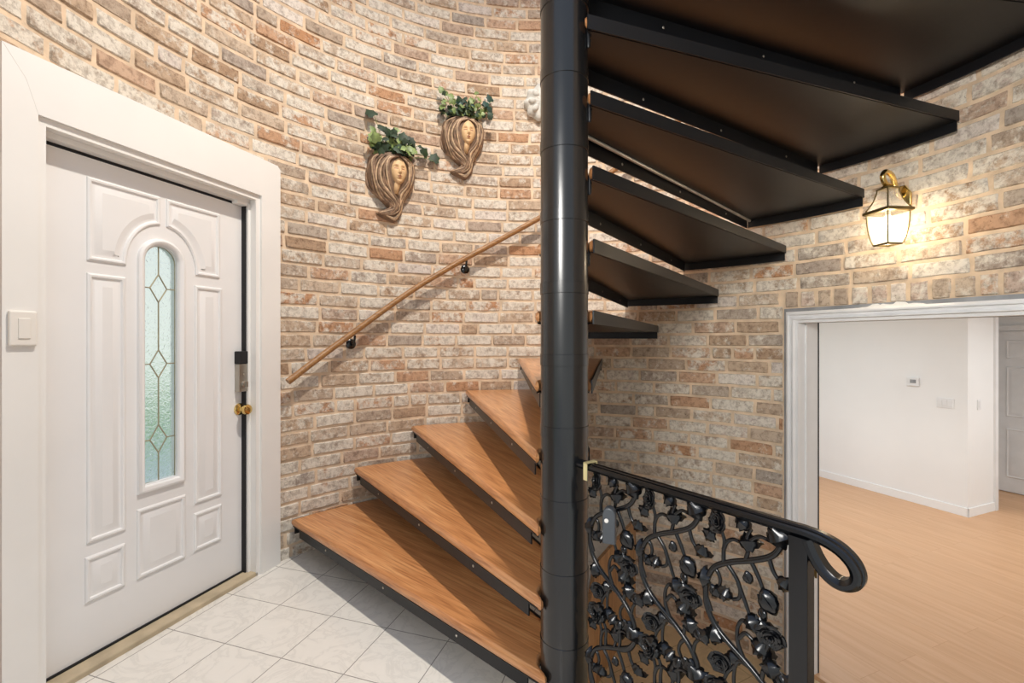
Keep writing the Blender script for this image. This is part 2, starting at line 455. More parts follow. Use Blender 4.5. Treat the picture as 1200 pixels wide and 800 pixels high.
ANG0, ANG1 = -52.0, 214.0
def ang_of(p): return math.degrees(math.atan2(p.y-AX.y, p.x-AX.x))
OPENINGS = [  # (a0, a1, z0, z1)
    (143.2, 179.2, -1.0, 2.235),
    (ang_of(AW(1.25,0)), ang_of(AW(0,0))+.2, -1.0, ZPH+5*COURSE),
]
def brick_wall():
    mb = MB()
    def P(a, r, z): return pol(a, r, z)
    def one(a0, a1, z0, z1, tone, rj):
        g = .0042
        da = math.degrees(g/RW)
        aa0, aa1 = a0+da, a1-da
        if aa1-aa0 < .35: return
        zz0, zz1 = z0+g, z1-g
        w = aa1-aa0
        eb = math.degrees(.009/RW)
        nc = 6 if w > 4 else 4
        cols = [aa0, aa0+eb] + [aa0+eb+(w-2*eb)*k/(nc-1) for k in range(1, nc-1)] + [aa1-eb, aa1]
        rows = [zz0, zz0+.008, (zz0+zz1)/2, zz1-.008, zz1]
        nr, ncs = len(rows), len(cols)
        vs = []
        for j, z in enumerate(rows):
            for i, a in enumerate(cols):
                edge = (i in (0, ncs-1)) or (j in (0, nr-1))
                q = P(a, RW, z)*9.0
                n1 = noise.noise(q); n2 = noise.noise(q*2.3+Vector((5,1,7)))
                r = RW + (.0125 if edge else -.001 + rj + .0026*n2)
                zz = z + (.0042*n1 if j in (0,1,nr-2,nr-1) else 0)
                ac = a + (math.degrees(.005*n2/RW) if i in (0,1,ncs-2,ncs-1) else 0)
                vs.append(P(ac, r, zz))
        fs = []
        for j in range(nr-1):
            for i in range(ncs-1):
                k = j*ncs+i
                fs.append((k, k+ncs, k+ncs+1, k+1))
        mb.add(vs, fs, 0, tone)
    dA = math.degrees(BLEN/RW)
    nstart = int(math.floor((ZL-ZPH)/COURSE))
    c = nstart
    while ZPH + c*COURSE < ZTOP:
        z0 = ZPH + c*COURSE; z1 = z0+COURSE; zm = (z0+z1)/2
        rnd = random.Random(c*13+5)
        a = ANG0 + (dA/2 if c % 2 else 0) - dA + rnd.uniform(-.5,.5)
        while a < ANG1:
            w = dA*rnd.uniform(.94,1.06)
            k = rnd.random()
            if k < .05: w *= .5
            pieces = [(max(a,ANG0), min(a+w,ANG1))]
            for (o0,o1,b0,b1) in OPENINGS:
                if b0 < zm < b1:
                    new = []
                    for (p0,p1) in pieces:
                        if p1 <= o0 or p0 >= o1: new.append((p0,p1)); continue
                        if p0 < o0: new.append((p0,o0))
                        if p1 > o1: new.append((o1,p1))
                    pieces = new
            t = rnd.random(); rj = rnd.uniform(-.003,.003)
            for p0,p1 in pieces:
                if p1-p0 > .8: one(p0, p1, z0, z1, t, rj)
            a += w
        c += 1
    # upright header course over the doorway
    zt = ZPH+5*COURSE; zb = 1.459
    o0, o1 = OPENINGS[1][0], OPENINGS[1][1]
    a = o1; rnd = random.Random(3)
    while a > o0:
        w = math.degrees(.084/RW)*rnd.uniform(.93,1.07)
        one(a-w, a, zb, zt, rnd.choice((.45,.5,.72,.92,.3,.97)), rnd.uniform(-.002,.003)); a -= w
    # mortar sheet behind the bricks, cut at the two openings
    def sheet(a0, a1, z0, z1):
        n = max(1, int((a1-a0)/1.5)); m = max(1, int((z1-z0)/.25))
        vs = [P(a0+(a1-a0)*i/n, RW+.0055+.0012*noise.noise(P(a0+(a1-a0)*i/n, RW, z0+(z1-z0)*j/m)*8), z0+(z1-z0)*j/m) for j in range(m+1) for i in range(n+1)]
        fs = [(j*(n+1)+i, (j+1)*(n+1)+i, (j+1)*(n+1)+i+1, j*(n+1)+i+1) for j in range(m) for i in range(n)]
        mb.add(vs, fs, 1, 0)
    d0, d1 = OPENINGS[0][0], OPENINGS[0][1]
    sheet(ANG0, o0, ZL-.05, ZTOP); sheet(o0, o1, zb, ZTOP); sheet(o1, d0, ZL-.05, ZTOP)
    sheet(d0, d1, 2.235, ZTOP); sheet(d1, ANG1, ZL-.05, ZTOP)
    # outer skin gives the wall its thickness, with reveals round the openings
    T = .13
    def outer(a0, a1, z0, z1):
        n = max(1, int((a1-a0)/3))
        vs = []
        for i in range(n+1):
            a = a0+(a1-a0)*i/n
            vs += [P(a, RW+T, z0), P(a, RW+T, z1)]
        mb.add(vs, [(2*i, 2*i+2, 2*i+3, 2*i+1) for i in range(n)], 1, 0)
        n2 = n; vs = []
        for zz, fl in ((z1, 0), (z0, 1)):
            vs = []
            for i in range(n+1):
                a = a0+(a1-a0)*i/n
                vs += [P(a, RW+.005, zz), P(a, RW+T, zz)]
            mb.add(vs, [(2*i, 2*i+2, 2*i+3, 2*i+1) for i in range(n)], 1, 0)
        for a in (a0, a1):
            mb.add([P(a,RW+.005,z0), P(a,RW+T,z0), P(a,RW+T,z1), P(a,RW+.005,z1)], [(0,1,2,3)], 1, 0)
    outer(ANG0, o0, ZL-.05, ZTOP); outer(o0, o1, zb, ZTOP); outer(o1, d0, ZL-.05, ZTOP)
    outer(d0, d1, 2.235, ZTOP); outer(d1, ANG1, ZL-.05, ZTOP)
    w = mb.build('wall_round', [BRICK, MORTAR], smooth=50, tone=True)
    struct(w, 'round tower wall of limewashed tan and pink brick with sandy joints')
brick_wall()

# ------------------------------------------------------------------ floors
def landing():
    mb = MB()
    e1 = pol(60.5, 2.02); e1 = Vector((.875, 3.30)); e2 = Vector((.46, 2.62)); e3 = Vector((.20, 1.60)); e4 = Vector((.235, 1.40))
    rail_d = Vector((.594,-.804)); e5 = e4 + rail_d*.66
    out = [(e1.x,e1.y),(e2.x,e2.y),(e3.x,e3.y),(e4.x,e4.y),(e5.x,e5.y),(e5.x,-2.6),(-2.6,-2.6)]
    # the round edge under the wall, and the front door's sill line
    for a in (214, 200, 190, 180): p = pol(a, 1.97); out.append((p.x,p.y))
    for a in (172, 160, 150): p = pol(a, 1.95); out.append((p.x,p.y))
    for a in (140, 130, 120, 110, 100, 90, 80, 70): p = pol(a, 1.97); out.append((p.x,p.y))
    out = list(reversed(out))
    area = sum(out[i-1][0]*out[i][1]-out[i][0]*out[i-1][1] for i in range(len(out)))
    if area < 0: out = list(reversed(out))
    prism(mb, out, -.16, 0.0)
    f = mb.build('floor', TILE); struct(f, 'cream marbled square tiles of the entry landing')
    # stained board closing the edge of the landing
    mb = MB()
    for p, q in ((e1,e2),(e2,e3),(e4,e5)):
        d = (q-p).normalized(); n = Vector((-d.y, d.x))
        if n.x < 0: n = -n
        a, b = p+n*.001, q+n*.001
        vs = []
        for z in (ZL, .006):
            vs += [(a.x,a.y,z),(b.x,b.y,z),(b.x+n.x*.02,b.y+n.y*.02,z),(a.x+n.x*.02,a.y+n.y*.02,z)]
        mb.add(vs, [(0,3,2,1),(4,5,6,7),(0,1,5,4),(1,2,6,5),(2,3,7,6),(3,0,4,7)])
    struct(mb.build('trim_1', OAKDARK), 'stained wooden fascia boards at the edge of the landing')
    # lower floor of the tower
    mb = MB()
    out = [(-2.0,-2.6)]+[(2.2,-2.6)]
    n = 26
    out = []
    for i in range(n+1):
        p = pol(-75 + 180*i/n, 2.0); out.append((p.x,p.y))
    out += [(-.4,2.0),(-.4,-.6)]
    # keep it on the tower side of the doorway
    res = []
    for x, y in out:
        d = (Vector((x,y))-A0).dot(AN)
        if d > .10 and 0 < (Vector((x,y))-A0).dot(AD) < 1.35:
            v = Vector((x,y)) - AN*(d-.10); x, y = v.x, v.y
        res.append((x,y))
    prism(mb, res, ZL-.1, ZL)
    struct(mb.build('floor_lower', TILE2), 'tan tiled floor at the foot of the tower')
landing()

# ------------------------------------------------------------------ front door and casing
def front_door():
    D0 = DOOR0; U = DOORU; Nn = DOORN
    W, H, T = .862, 1.998, .045
    def fn(s, z, n=0.0):
        p = D0 + U*s + Nn*n; return Vector((p.x, p.y, z))
    cs, hw, zc, zb = .4005, .072, 1.628, .641
    def arch(hw_, zb_, zc_=zc, n=14):
        pts = [(cs-hw_, zb_), (cs+hw_, zb_), (cs+hw_, zc_)]
        pts += [(cs+hw_*math.cos(PI*k/n), zc_+hw_*math.sin(PI*k/n)) for k in range(1, n)]
        pts.append((cs-hw_, zc_)); return pts
    hole = arch(hw, zb)
    outer = [(-.035,.015),(W,.015),(W,H),(-.035,H)]
    mb = MB()
    tess(mb, [outer, list(reversed(hole))], lambda x,y: fn(x,y,0))
    tess(mb, [outer, list(reversed(hole))], lambda x,y: fn(x,y,-T), flip=True)
    for loop, fl in ((outer,False),(hole,True)):
        n = len(loop)
        for i in range(n):
            a, b = loop[i], loop[(i+1)%n]
            q = [fn(*a,-T), fn(*b,-T), fn(*b,0), fn(*a,0)]
            mb.add(q, [(3,2,1,0) if fl else (0,1,2,3)])
    st = [(-.001,-.001),(0,.004),(.006,.0075),(.013,.006),(.017,-.0),(.023,-.0005),(.029,.0012),(.050,.007)]
    def pan(poly):
        rings(mb, poly, st, lambda x,y,h: fn(x,y,h+.0008))
    L, Rr = .113, .700
    zarc = 1.596
    ul = [(L,1.592),(.252,1.592)] + [(cs-.148*math.cos(t), zarc+.198*math.sin(t)) for t in [R_(a) for a in range(8,88,8)]] + [(.392,1.795),(.392,1.921),(L,1.921)]
    pan(ul)
    ur = [(2*cs-x, z) for x, z in reversed(ul)]
    ur = [(min(x, Rr) if x > .6 else x+.012, z) for x, z in ur]
    pan(ur)
    pan([(L,.474),(.250,.474),(.250,1.541),(L,1.541)])
    pan([(.556,.480),(Rr,.480),(Rr,1.541),(.556,1.541)])
    pan([(L-.006,.241),(.247,.241),(.247,.419),(L-.006,.419)])
    pan([(.296,.242),(.508,.242),(.508,.541),(.296,.541)])
    pan([(.552,.250),(Rr-.003,.250),(Rr-.003,.433),(.552,.433)])
    door = mb.build('door_1', DOORWHITE, smooth=30)
    struct(door, 'white panelled front door with a narrow arched leaded light')
    mb = MB()       # moulded frame round the glass
    o = arch(.105, .606); 
    stf = [(0,-.001),(.003,.012),(.012,.016),(.022,.014),(.030,.006),(.0335,-.012)]
    rings(mb, o, stf, lambda x,y,h: fn(x,y,h), fill=False)
    mb.build('glass_frame', DOORWHITE, door, smooth=35)
    mb = MB()
    gl = arch(hw+.002, zb-.002)
    prism(mb, gl, -.026, -.020, fn=lambda x,y,h: fn(x,y,h))
    mb.build('glass_pane', GLASS, door, label='obscured pale green glass with small diamonds')
    mb = MB()
    def bar(*pts): tube(mb, [fn(s,z,-.016) for s,z in pts], .0028, 6)
    dm = [(1.510,.063),(1.168,.063),(.829,.063)]
    top = zc+hw
    zprev = top
    for z, h in dm:
        bar((cs-.003,zprev),(cs-.003,z+h)); zprev = z-h
        a = [(cs-.003,z+h),(cs+.034,z),(cs-.003,z-h),(cs-.040,z)]
        for i in range(4): bar(a[i], a[(i+1)%4])
        bar((cs-hw,z),(cs-.040,z)); bar((cs+.034,z),(cs+hw,z))
    bar((cs-.003,zprev),(cs-.003,zb))
    tube(mb, [fn(s,z,-.017) for s,z in gl+[gl[0]]], .004, 6)
    mb.build('lead_came', LEAD, door, label='thin brass cames forming three diamonds')
    # keypad lock
    mb = MB()
    def bx(s0,s1,z0,z1,n0,n1,m=0):
        vs = [fn(s,z,n) for n in (n0,n1) for s,z in ((s0,z0),(s1,z0),(s1,z1),(s0,z1))]
        mb.add(vs, [(0,3,2,1),(4,5,6,7),(0,1,5,4),(1,2,6,5),(2,3,7,6),(3,0,4,7)], m)
    bx(.778,.838,1.000,1.148,-.001,.034)
    lk = mb.build('keypad_lock', NICKEL, door, bevel=.003, label='satin nickel lock body')
    mb = MB(); bx(.776,.840,1.149,1.216,-.001,.036); mb.build('lock_cap', BLACKGAP, lk, bevel=.004, label='black top half of the lock')
    mb = MB()
    M = Matrix.Translation(fn(.808,1.040,.034)) @ Vector((DOORN.x,DOORN.y,0)).to_track_quat('Z','Y').to_matrix().to_4x4()
    lathe(mb, [(.017,0),(.017,.006),(.013,.009)], 20, M); bx(.804,.812,1.026,1.054,.040,.056)
    lathe(mb, [(.005,0),(.004,.003)], 12, Matrix.Translation(fn(.808,1.092,.034)) @ M.to_3x3().to_4x4())
    mb.build('thumb_turn', NICKEL, lk, smooth=40)
    mb = MB()
    M = Matrix.Translation(fn(.806,.905,0)) @ Vector((DOORN.x,DOORN.y,0)).to_track_quat('Z','Y').to_matrix().to_4x4()
    lathe(mb, [(.032,-.001),(.032,.004),(.026,.009),(.013,.013),(.011,.028),(.017,.034),(.026,.044),(.0285,.054),(.025,.063),(.013,.068),(.004,.069)], 28, M)
    mb.build('door_knob', BRASS, door, smooth=40, label='polished brass knob')
    # casing: boards in the casing plane
    mb = MB()
    def bd(s0,s1,z0,z1,n0,n1,m=0):
        vs = [DW(s,z,n) for n in (n0,n1) for s,z in ((s0,z0),(s1,z0),(s1,z1),(s0,z1))]
        mb.add(vs, [(0,3,2,1),(4,5,6,7),(0,1,5,4),(1,2,6,5),(2,3,7,6),(3,0,4,7)], m)
    for poly in ([(-.004,0.0),(.127,0.0),(.127,2.245),(.108,2.264),(-.004,2.062)],
                 [(-1.046,-.0),(-.952,-.0),(-.952,2.062),(-.985,2.17),(-1.046,2.262)]):
        prism(mb, poly, -.16, 0.0, fn=lambda x,y,h: DW(x,y,h))
    prism(mb, [(-.952,2.062),(-.004,2.062),(.108,2.264),(-1.046,2.262),(-.985,2.17)], -.16, 0.0006, fn=lambda x,y,h: DW(x,y,h))
    # stepped jamb inside the casing
    bd(-.030,-.004,0,2.062,-.17,-.012); bd(-.952,-.925,0,2.062,-.17,-.012); bd(-.925,-.030,2.034,2.062,-.17,-.012)
    bd(-.045,-.030,0,2.034,-.17,-.05); bd(-.945,-.917,0,2.034,-.17,-.05); bd(-.92,-.030,2.012,2.034,-.17,-.05)
    cs_ = mb.build('trim_2', WHITE); struct(cs_, 'wide flat white casing round the front door')
    mb = MB()
    bd(-.0525,-.0455,.02,2.008,-.0875,-.062); bd(-.905,-.046,.0215,.031,-.0875,-.080); bd(-.917,-.045,2.004,2.012,-.13,-.092)
    mb.build('weatherstrip', BLACKGAP, cs_, label='black rubber seal along the door gap')
    mb = MB()       # closer striker at the head
    bd(-.115,-.052,1.996,2.014,-.085,-.045); mb.build('strike_block', WHITE, cs_, bevel=.003)
    mb = MB()
    bd(-.93,-.012,-.05,.022,-.15,-.012)
    th = mb.build('threshold', THRESH, cs_, bevel=.006, label='worn tan threshold')
    # light switch on the casing
    r = empty('light_switch', DW(-.997,1.256,0))
    tag(r, 'ivory rocker light switch on the white front door casing', 'light switch')
    r.matrix_world = Matrix.Translation(DW(-.997,1.256,0))
    mb = MB()
    def bl(s0,s1,z0,z1,n0,n1):
        c = DW(-.997,1.256,0)
        vs = [DW(-.997+s,1.256+z,n)-c for n in (n0,n1) for s,z in ((s0,z0),(s1,z0),(s1,z1),(s0,z1))]
        mb.add(vs, [(0,3,2,1),(4,5,6,7),(0,1,5,4),(1,2,6,5),(2,3,7,6),(3,0,4,7)])
    bl(-.037,.037,0,.119,0,.013); mb.build('switch_plate', SWITCH, r, bevel=.005)
    mb = MB(); bl(-.015,.017,.025,.094,.012,.0165); mb.build('rocker', SWITCH, r, bevel=.002)
front_door()

# outside the door: lawn
mb = MB(); prism(mb, [(-4.6,-8),(-2.05,-8),(-2.05,12),(-4.6,12)], -.30, -.2)
struct(mb.build('floor_path', PAVE), 'pale paving outside the front door')
mb = MB(); prism(mb, [(-24,-8),(-4.6,-8),(-4.6,12),(-24,12)], -.30, -.2)
struct(mb.build('floor_lawn', GRASS), 'pale green lawn outside the front door')

# ------------------------------------------------------------------ doorway to the next room
def doorway():
    mb = MB()
    S0, S1 = .0, 1.25
    ja, jb = .085, 1.165
    zt = 1.459; zo = 1.378
    def bd(s0,s1,z0,z1,n0,n1,m=0):
        vs = [AW(s,z,n) for n in (n0,n1) for s,z in ((s0,z0),(s1,z0),(s1,z1),(s0,z1))]
        mb.add(vs, [(0,1,2,3),(7,6,5,4),(4,5,1,0),(5,6,2,1),(6,7,3,2),(7,4,0,3)], m)
    # moulded casing: section swept up the left side, across the head and down the right
    sec = [(0,-.030),(0,.06)]   # outer grey board
    # outer edge board (bare grey)
    bd(S0,.022,ZL,zt,-.008,.16,1); bd(S1-.02,S1,ZL,zt,-.008,.16,1); bd(S0,S1,zt-.024,zt,-.0082,.12,1)
    prof = [(.020,.02),(.020,-.022),(.030,-.030),(.038,-.030),(.042,-.020),(.050,-.018),(.060,-.026),(.066,-.026),(.070,-.012),(.084,-.010),(.086,.02)]
    k = len(prof); vs = []
    for t, n in prof:
        vs += [AW(t,ZL,n), AW(t,zt-t,n), AW(S1-t,zt-t,n), AW(S1-t,ZL,n)]
    fs = []
    for i in range(k-1):
        for j in range(3):
            fs.append((i*4+j, i*4+j+1, (i+1)*4+j+1, (i+1)*4+j))
    mb.add(vs, fs, 0)
    # jamb boards and stop
    bd(.070,ja,ZL,zo,-.005,.165,0); bd(jb,jb+.014,ZL,zo,-.005,.165,0); bd(.070,jb+.014,zo,zo+.015,-.005,.165,0)
    bd(ja,ja+.010,ZL,zo,.05,.062,0); bd(.070,ja+.0015,ZL,zo,.1655,.176,2); bd(ja,jb,zo-.0012,zo+.01,.1655,.172,2)
    o = mb.build('trim_3', [CASEGREY, CASEDARK, BLACKGAP], smooth=35)
    struct(o, 'grey white moulded casing round the opening to the next room')
    mb = MB()
    rnd = random.Random(4)
    # smear of plaster left on top of the head casing
    n = 26; s0, s1 = .40, .70
    up = []; lo = []
    for i in range(n+1):
        s = s0+(s1-s0)*i/n
        e = math.sin(PI*i/n)
        lo.append((s, zt-.022)); up.append((s, zt-.020+e*(.008+.016*rnd.random())))
    poly = lo+list(reversed(up))
    prism(mb, poly, .0085, .014, fn=lambda x,y,h: AW(x,y,-h))
    mb.build('plaster_smear', PLASTER, o, label='white plaster smear on the head casing')
    for zz in (-.05, .06):
        mb = MB()
        c = AW(ja, zz-.02, .135)
        bd(ja,ja+.006,zz-.06,zz-.02,.10,.135); tube(mb, [AW(ja+.006,zz-.07,.14), AW(ja+.006,zz-.01,.14)], .006, 10)
        mb.build('hinge', BRASSDARK, o, label='small aged brass hinge')
    # wooden floor of the room
    mb = MB()
    p = [AW(-4.0,0,.135), AW(7.0,0,.135), AW(7.0,0,7.5), AW(-4.0,0,7.5)]
    prism(mb, [(q.x,q.y) for q in p], ZL-.08, ZL)
    ang = math.atan2(-.926,.377)
    global PLANKS
    PLANKS = make_planks('honey_oak_planks', ang)
    struct(mb.build('floor_room', PLANKS), 'honey coloured plank floor of the next room')
    # walls of the room
    e = Vector((.377,-.926)).normalized(); g = Vector((-e.y, e.x))
    K = Vector((5.06,5.11)); ZC = ZL+2.44
    def wall(name, p, q, t, z0=ZL, z1=ZC, m=ROOMWHITE, label=None):
        d = (q-p).normalized(); n = Vector((-d.y, d.x))*t
        mb = MB(); prism(mb, [tuple(p),tuple(q),tuple(q+n),tuple(p+n)] if t > 0 else [tuple(p),tuple(p+n),tuple(q+n),tuple(q)], z0, z1)
        return struct(mb.build(name, m), label)
    far = K - e*4.6
    wall('wall_room_left', far, K, .545, label='plain white wall of the next room')
    wall('wall_room_back', Vector((6.39,6.05))-e*5.5, Vector((6.39,6.05))+e*6, .15)
    # base board on the room's wall and its return
    mb = MB()
    def bb(p, q, out, h=.095, t=.013):
        n = out*t
        prism(mb, [tuple(p),tuple(q),tuple(q+n),tuple(p+n)] if (q-p).cross(n) > 0 else [tuple(p),tuple(p+n),tuple(q+n),tuple(q)], ZL, ZL+h)
    bb(far, K+e*.013, -g); bb(K-g*.013, K+g*.545, e)
    struct(mb.build('baseboard_room', ROOMWHITE), 'low white base board of the next room')
    mb = MB()       # casing at the end of the return
    E1 = K+g*.535
    prism(mb, [tuple(E1),tuple(E1+e*.02),tuple(E1+e*.02+g*.062),tuple(E1+g*.062)], ZL, ZL+2.44)
    struct(mb.build('trim_4', CASEGREY), 'white casing at the end of the short return wall')
    # ceiling of the room
    mb = MB()
    prism(mb, [(q.x,q.y) for q in p], ZC, ZC+.1)
    struct(mb.build('ceiling', ROOMWHITE))
    # six panel door standing in the far wall
    P0 = Vector((6.39,6.05)) - g*.03
    def fd(s, z, n=0.0):
        q = P0 + e*s - g*n; return Vector((q.x,q.y,ZL+z))
    mb = MB()
    prism(mb, [(-.02,.012),(.76,.012),(.76,2.075),(-.02,2.075)], -.03, .0, fn=lambda x,y,h: fd(x,y,h))
    st = [(0,0),(.006,-.008),(.014,-.008),(.04,-.001)]
    for x0,x1 in ((.09,.325),(.415,.65)):
        for z0,z1 in ((.20,.82),(.98,1.62),(1.73,1.96)):
            # sunk panels shown by moulded rings
            rings(mb, [(x0,z0),(x1,z0),(x1,z1),(x0,z1)], [(-.001,.0),(.004,.007),(.012,.005),(.018,.001),(.03,.001),(.05,.006)], lambda x,y,h: fd(x,y,h+.0006))
    d2 = mb.build('door_2', CASEGREY, smooth=30); struct(d2, 'white six panel door beyond the short return wall')
    for zz in (.28, 1.05, 1.82):
        mb = MB(); tube(mb, [fd(.272,zz-.045,.012), fd(.272,zz+.045,.012)], .009, 10)
    mb = MB()
    for s0,s1,z0,z1 in ((-.09,-.022,0,2.15),(.762,.83,0,2.15),(-.09,.83,2.08,2.15)):
        prism(mb, [(s0,z0),(s1,z0),(s1,z1),(s0,z1)], -.03, .012, fn=lambda x,y,h: fd(x,y,h))
    struct(mb.build('trim_5', CASEGREY), 'white casing of the six panel door')
    # thermostat and switch plates
    def on_left(px, z):     # pixel column to distance along the wall
        t = (px-600)/FPX
        s = (t*K.y-K.x)/(e.x-t*e.y); return K+e*s
    def plate(name, label, cat, c, z, w, h, t, out, along, rockers, grp=None):
        r = empty(name, (c.x,c.y,z)); tag(r, label, cat, grp)
        def loc(a,b,n): q = along*a+out*n; return Vector((q.x,q.y,b))
        def bx(mb,a0,a1,b0,b1,n0,n1):
            vs = [loc(a,b,n) for n in (n0,n1) for a,b in ((a0,b0),(a1,b0),(a1,b1),(a0,b1))]
            mb.add(vs, [(0,3,2,1),(4,5,6,7),(0,1,5,4),(1,2,6,5),(2,3,7,6),(3,0,4,7)])
        mb = MB(); bx(mb,-w/2,w/2,0,h,0,t); mb.build('plate' if rockers else 'case', CASEGREY, r, bevel=.004)
        if rockers:
            for k in range(rockers):
                a = (k-(rockers-1)/2)*.046
                mb = MB(); bx(mb,a-.016,a+.016,h*.22,h*.78,t-.001,t+.004); mb.build('rocker', CASEGREY, r, bevel=.002)
        else:
            mb = MB(); bx(mb,-w*.30,w*.18,h*.36,h*.78,t-.001,t+.002); mb.build('display', CASEDARK, r)
        return r
    c = on_left(1070.5,0); d = c.y
    plate('thermostat', 'small white thermostat on the plain white wall of the next room', 'thermostat', c-g*.0, EYE-(452-398)*d/FPX, .125, .10, .026, -g, -e, 0)
    c = on_left(1108,0); d = c.y
    plate('light_switch', 'white three rocker switch plate below the thermostat near the wall corner', 'light switch', c, EYE-(478-398)*d/FPX, .165, .115, .008, -g, -e, 3)
    c = K+g*.22; d = c.y
    plate('light_switch', 'single white switch on the short return wall beside the far door', 'light switch', c, EYE-(480-398)*d/FPX, .07, .115, .008, e, g, 1)
doorway()

# ------------------------------------------------------------------ spiral staircase
def staircase():
    root = empty('spiral_staircase', (AX.x,AX.y,ZL))
    tag(root, 'black steel spiral staircase with oak treads round a thick pole', 'staircase')
    off = Vector((0,0,-ZL))
    mb = MB()
    rp = .0765
    prof = [(.12,0),(.12,.012),(rp+.006,.014),(rp,.02)]
    z = -ZL + .089 - .2286*3
    k = -3
    while z < 3.4:
        if z > .05:
            prof += [(rp,z-.0375),(rp+.0022,z-.0365),(rp+.0022,z-.001),(rp+.0004,z)]
        z += RISE
    prof += [(rp,4.12),(rp+.004,4.13),(rp+.004,4.15),(.02,4.17)]
    lathe(mb, prof, 48)
    mb.build('pole', POLE, root, smooth=25, label='thick black pole with a thin collar at every step')
    # ---- one tread, local x = radial, front corner at (RT,0), counter-clockwise = front
    w = R_(WED); OFF = .092; BT = .037
    def rot(p, a): return Vector((p[0]*math.cos(a)-p[1]*math.sin(a), p[0]*math.sin(a)+p[1]*math.cos(a)))
    RI = .0815
    f_out = Vector((RT,0)); f_in = Vector((.008,OFF+.003))
    b_out = rot((RT,0),-w); b_in = rot((.034,-.083),-w)
    out = [b_in, b_out]
    for k in range(1,6): out.append(rot((RT,0), -w+w*k/6))
    out += [f_out, f_in, Vector((.012,.0815))]
    a0 = math.atan2(.075,.034); 
    n1 = [rot((RI,0), R_(d)) for d in (50, 30, 8, -10, -28)]
    n1 = [rot((RI,0), R_(70)-k*(R_(72)+R_(72)+w*.35)/6) for k in range(7)]
    out += n1
    area = sum(out[i-1][0]*out[i][1]-out[i][0]*out[i-1][1] for i in range(len(out)))
    if area < 0: out.reverse()
    mb = MB()
    # bull-nosed front, square back and tip
    steps = [(.011,-BT),(.005,-BT+.003),(.001,-BT+.010),(0,-BT/2),(.001,-.010),(.005,-.003),(.011,0)]
    rings(mb, [tuple(p) for p in out], steps, lambda x,y,h: Vector((x,y,h)), fill=True, fill_first=True)
    def Mt(k): return Matrix.Translation(Vector((0,0,k*RISE)) + off) @ Matrix.Rotation(R_(PH0-k*DPH),4,'Z')
    K0 = 1
    tr = mb.build('tread', OAK, root, smooth=40, M=Mt(K0), label='varnished oak tread board')
    # steel pan under it
    mb = MB()
    ins = inset([tuple(p) for p in out], .006)
    def front_line(x, back): # y of the front edge at radius x
        t = (x-f_in.x)/(f_out.x-f_in.x); return f_in.y+(f_out.y-f_in.y)*t-back
    prism(mb, ins, -BT-.005, -BT-.0005)
    mb.build('steel_pan', STEEL, tr, label='black steel plate under the tread')
    def strip(p, q, t, z0, z1, name, m=STEEL, smooth=None):
        d = (q-p).normalized(); n = Vector((-d.y,d.x))*t
        mb = MB()
        poly = [p,q,q+n,p+n] if t > 0 else [p,p+n,q+n,q]
        prism(mb, [tuple(v) for v in poly], z0, z1)
        return mb.build(name, m, tr)
    a = Vector((.098, front_line(.098,.022))); b = Vector((RT-.055, front_line(RT-.055,.022)))
    strip(a, b, -.005, -.099, -BT, 'front_flange')
    mb = MB()       # curved flange at the tip
    vs = []; n = 6
    for k in range(n+1):
        aa = -w+ w*k/n*.975
        for r, z in ((RT-.004,-.0865),(RT-.004,-BT),(RT-.010,-BT),(RT-.010,-.0865)):
            p = rot((r,0), aa); vs.append((p.x,p.y,z))
    fs = []
    for k in range(n):
        for j in range(4):
            j2 = (j+1)%4; fs.append((k*4+j, (k+1)*4+j, (k+1)*4+j2, k*4+j2))
    fs += [(0,1,2,3), (n*4+3,n*4+2,n*4+1,n*4)]
    mb.add(vs, fs); mb.build('end_flange', STEEL, tr)
    p = b_in+(b_out-b_in)*.004; q = b_out
    strip(p, q, -.005, -BT-.006, .0015, 'back_edge')
    mb = MB()       # weld beads on the pole
    pts = []
    for k in range(9):
        an = -w*.5-R_(52); pts.append(Vector((.0815*math.cos(an), .0815*math.sin(an), -.018-.008*k)))
    tube(mb, pts, [.004,.0075,.006,.0085,.006,.008,.006,.007,.004], 8)
    mb.build('weld', STEEL, tr, smooth=60)
    sc = None
    for x in (.45, .95, 1.5):       # screw heads on the front flange
        y = front_line(x, .022)+.0008
        Ms = Matrix.Translation((x, y, -.072)) @ Matrix.Rotation(-PI/2,4,'X')
        if sc is None:
            mb = MB(); lathe(mb, [(.0055,-.002),(.0055,0),(.003,.002)], 10); sc = mb.build('screw', NICKEL, tr, M=Ms)
        else:
            q = sc.copy(); COL.objects.link(q); q.parent = tr; q.matrix_local = Ms
    for x in (.45, .95, 1.5):       # and their tails inside it
        y = front_line(x, .027)-.0008
        q = sc.copy(); COL.objects.link(q); q.parent = tr; q.matrix_local = Matrix.Translation((x, y, -.072)) @ Matrix.Rotation(PI/2,4,'X')
    ch = kids(tr)
    for k in range(2, 15):
        c = tr.copy(); COL.objects.link(c); c.parent = root; c.matrix_local = Mt(k)
        for q in ch:
            d = q.copy(); COL.objects.link(d); d.parent = c
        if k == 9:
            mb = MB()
            # pale thin tube added along the front crease of this tread
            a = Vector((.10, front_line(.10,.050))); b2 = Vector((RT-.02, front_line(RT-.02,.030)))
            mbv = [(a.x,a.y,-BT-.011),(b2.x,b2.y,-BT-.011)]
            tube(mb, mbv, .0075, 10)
            mb.build('edge_strip', GREYSTRIP, c, smooth=60, label='pale strip under the tread')
staircase()

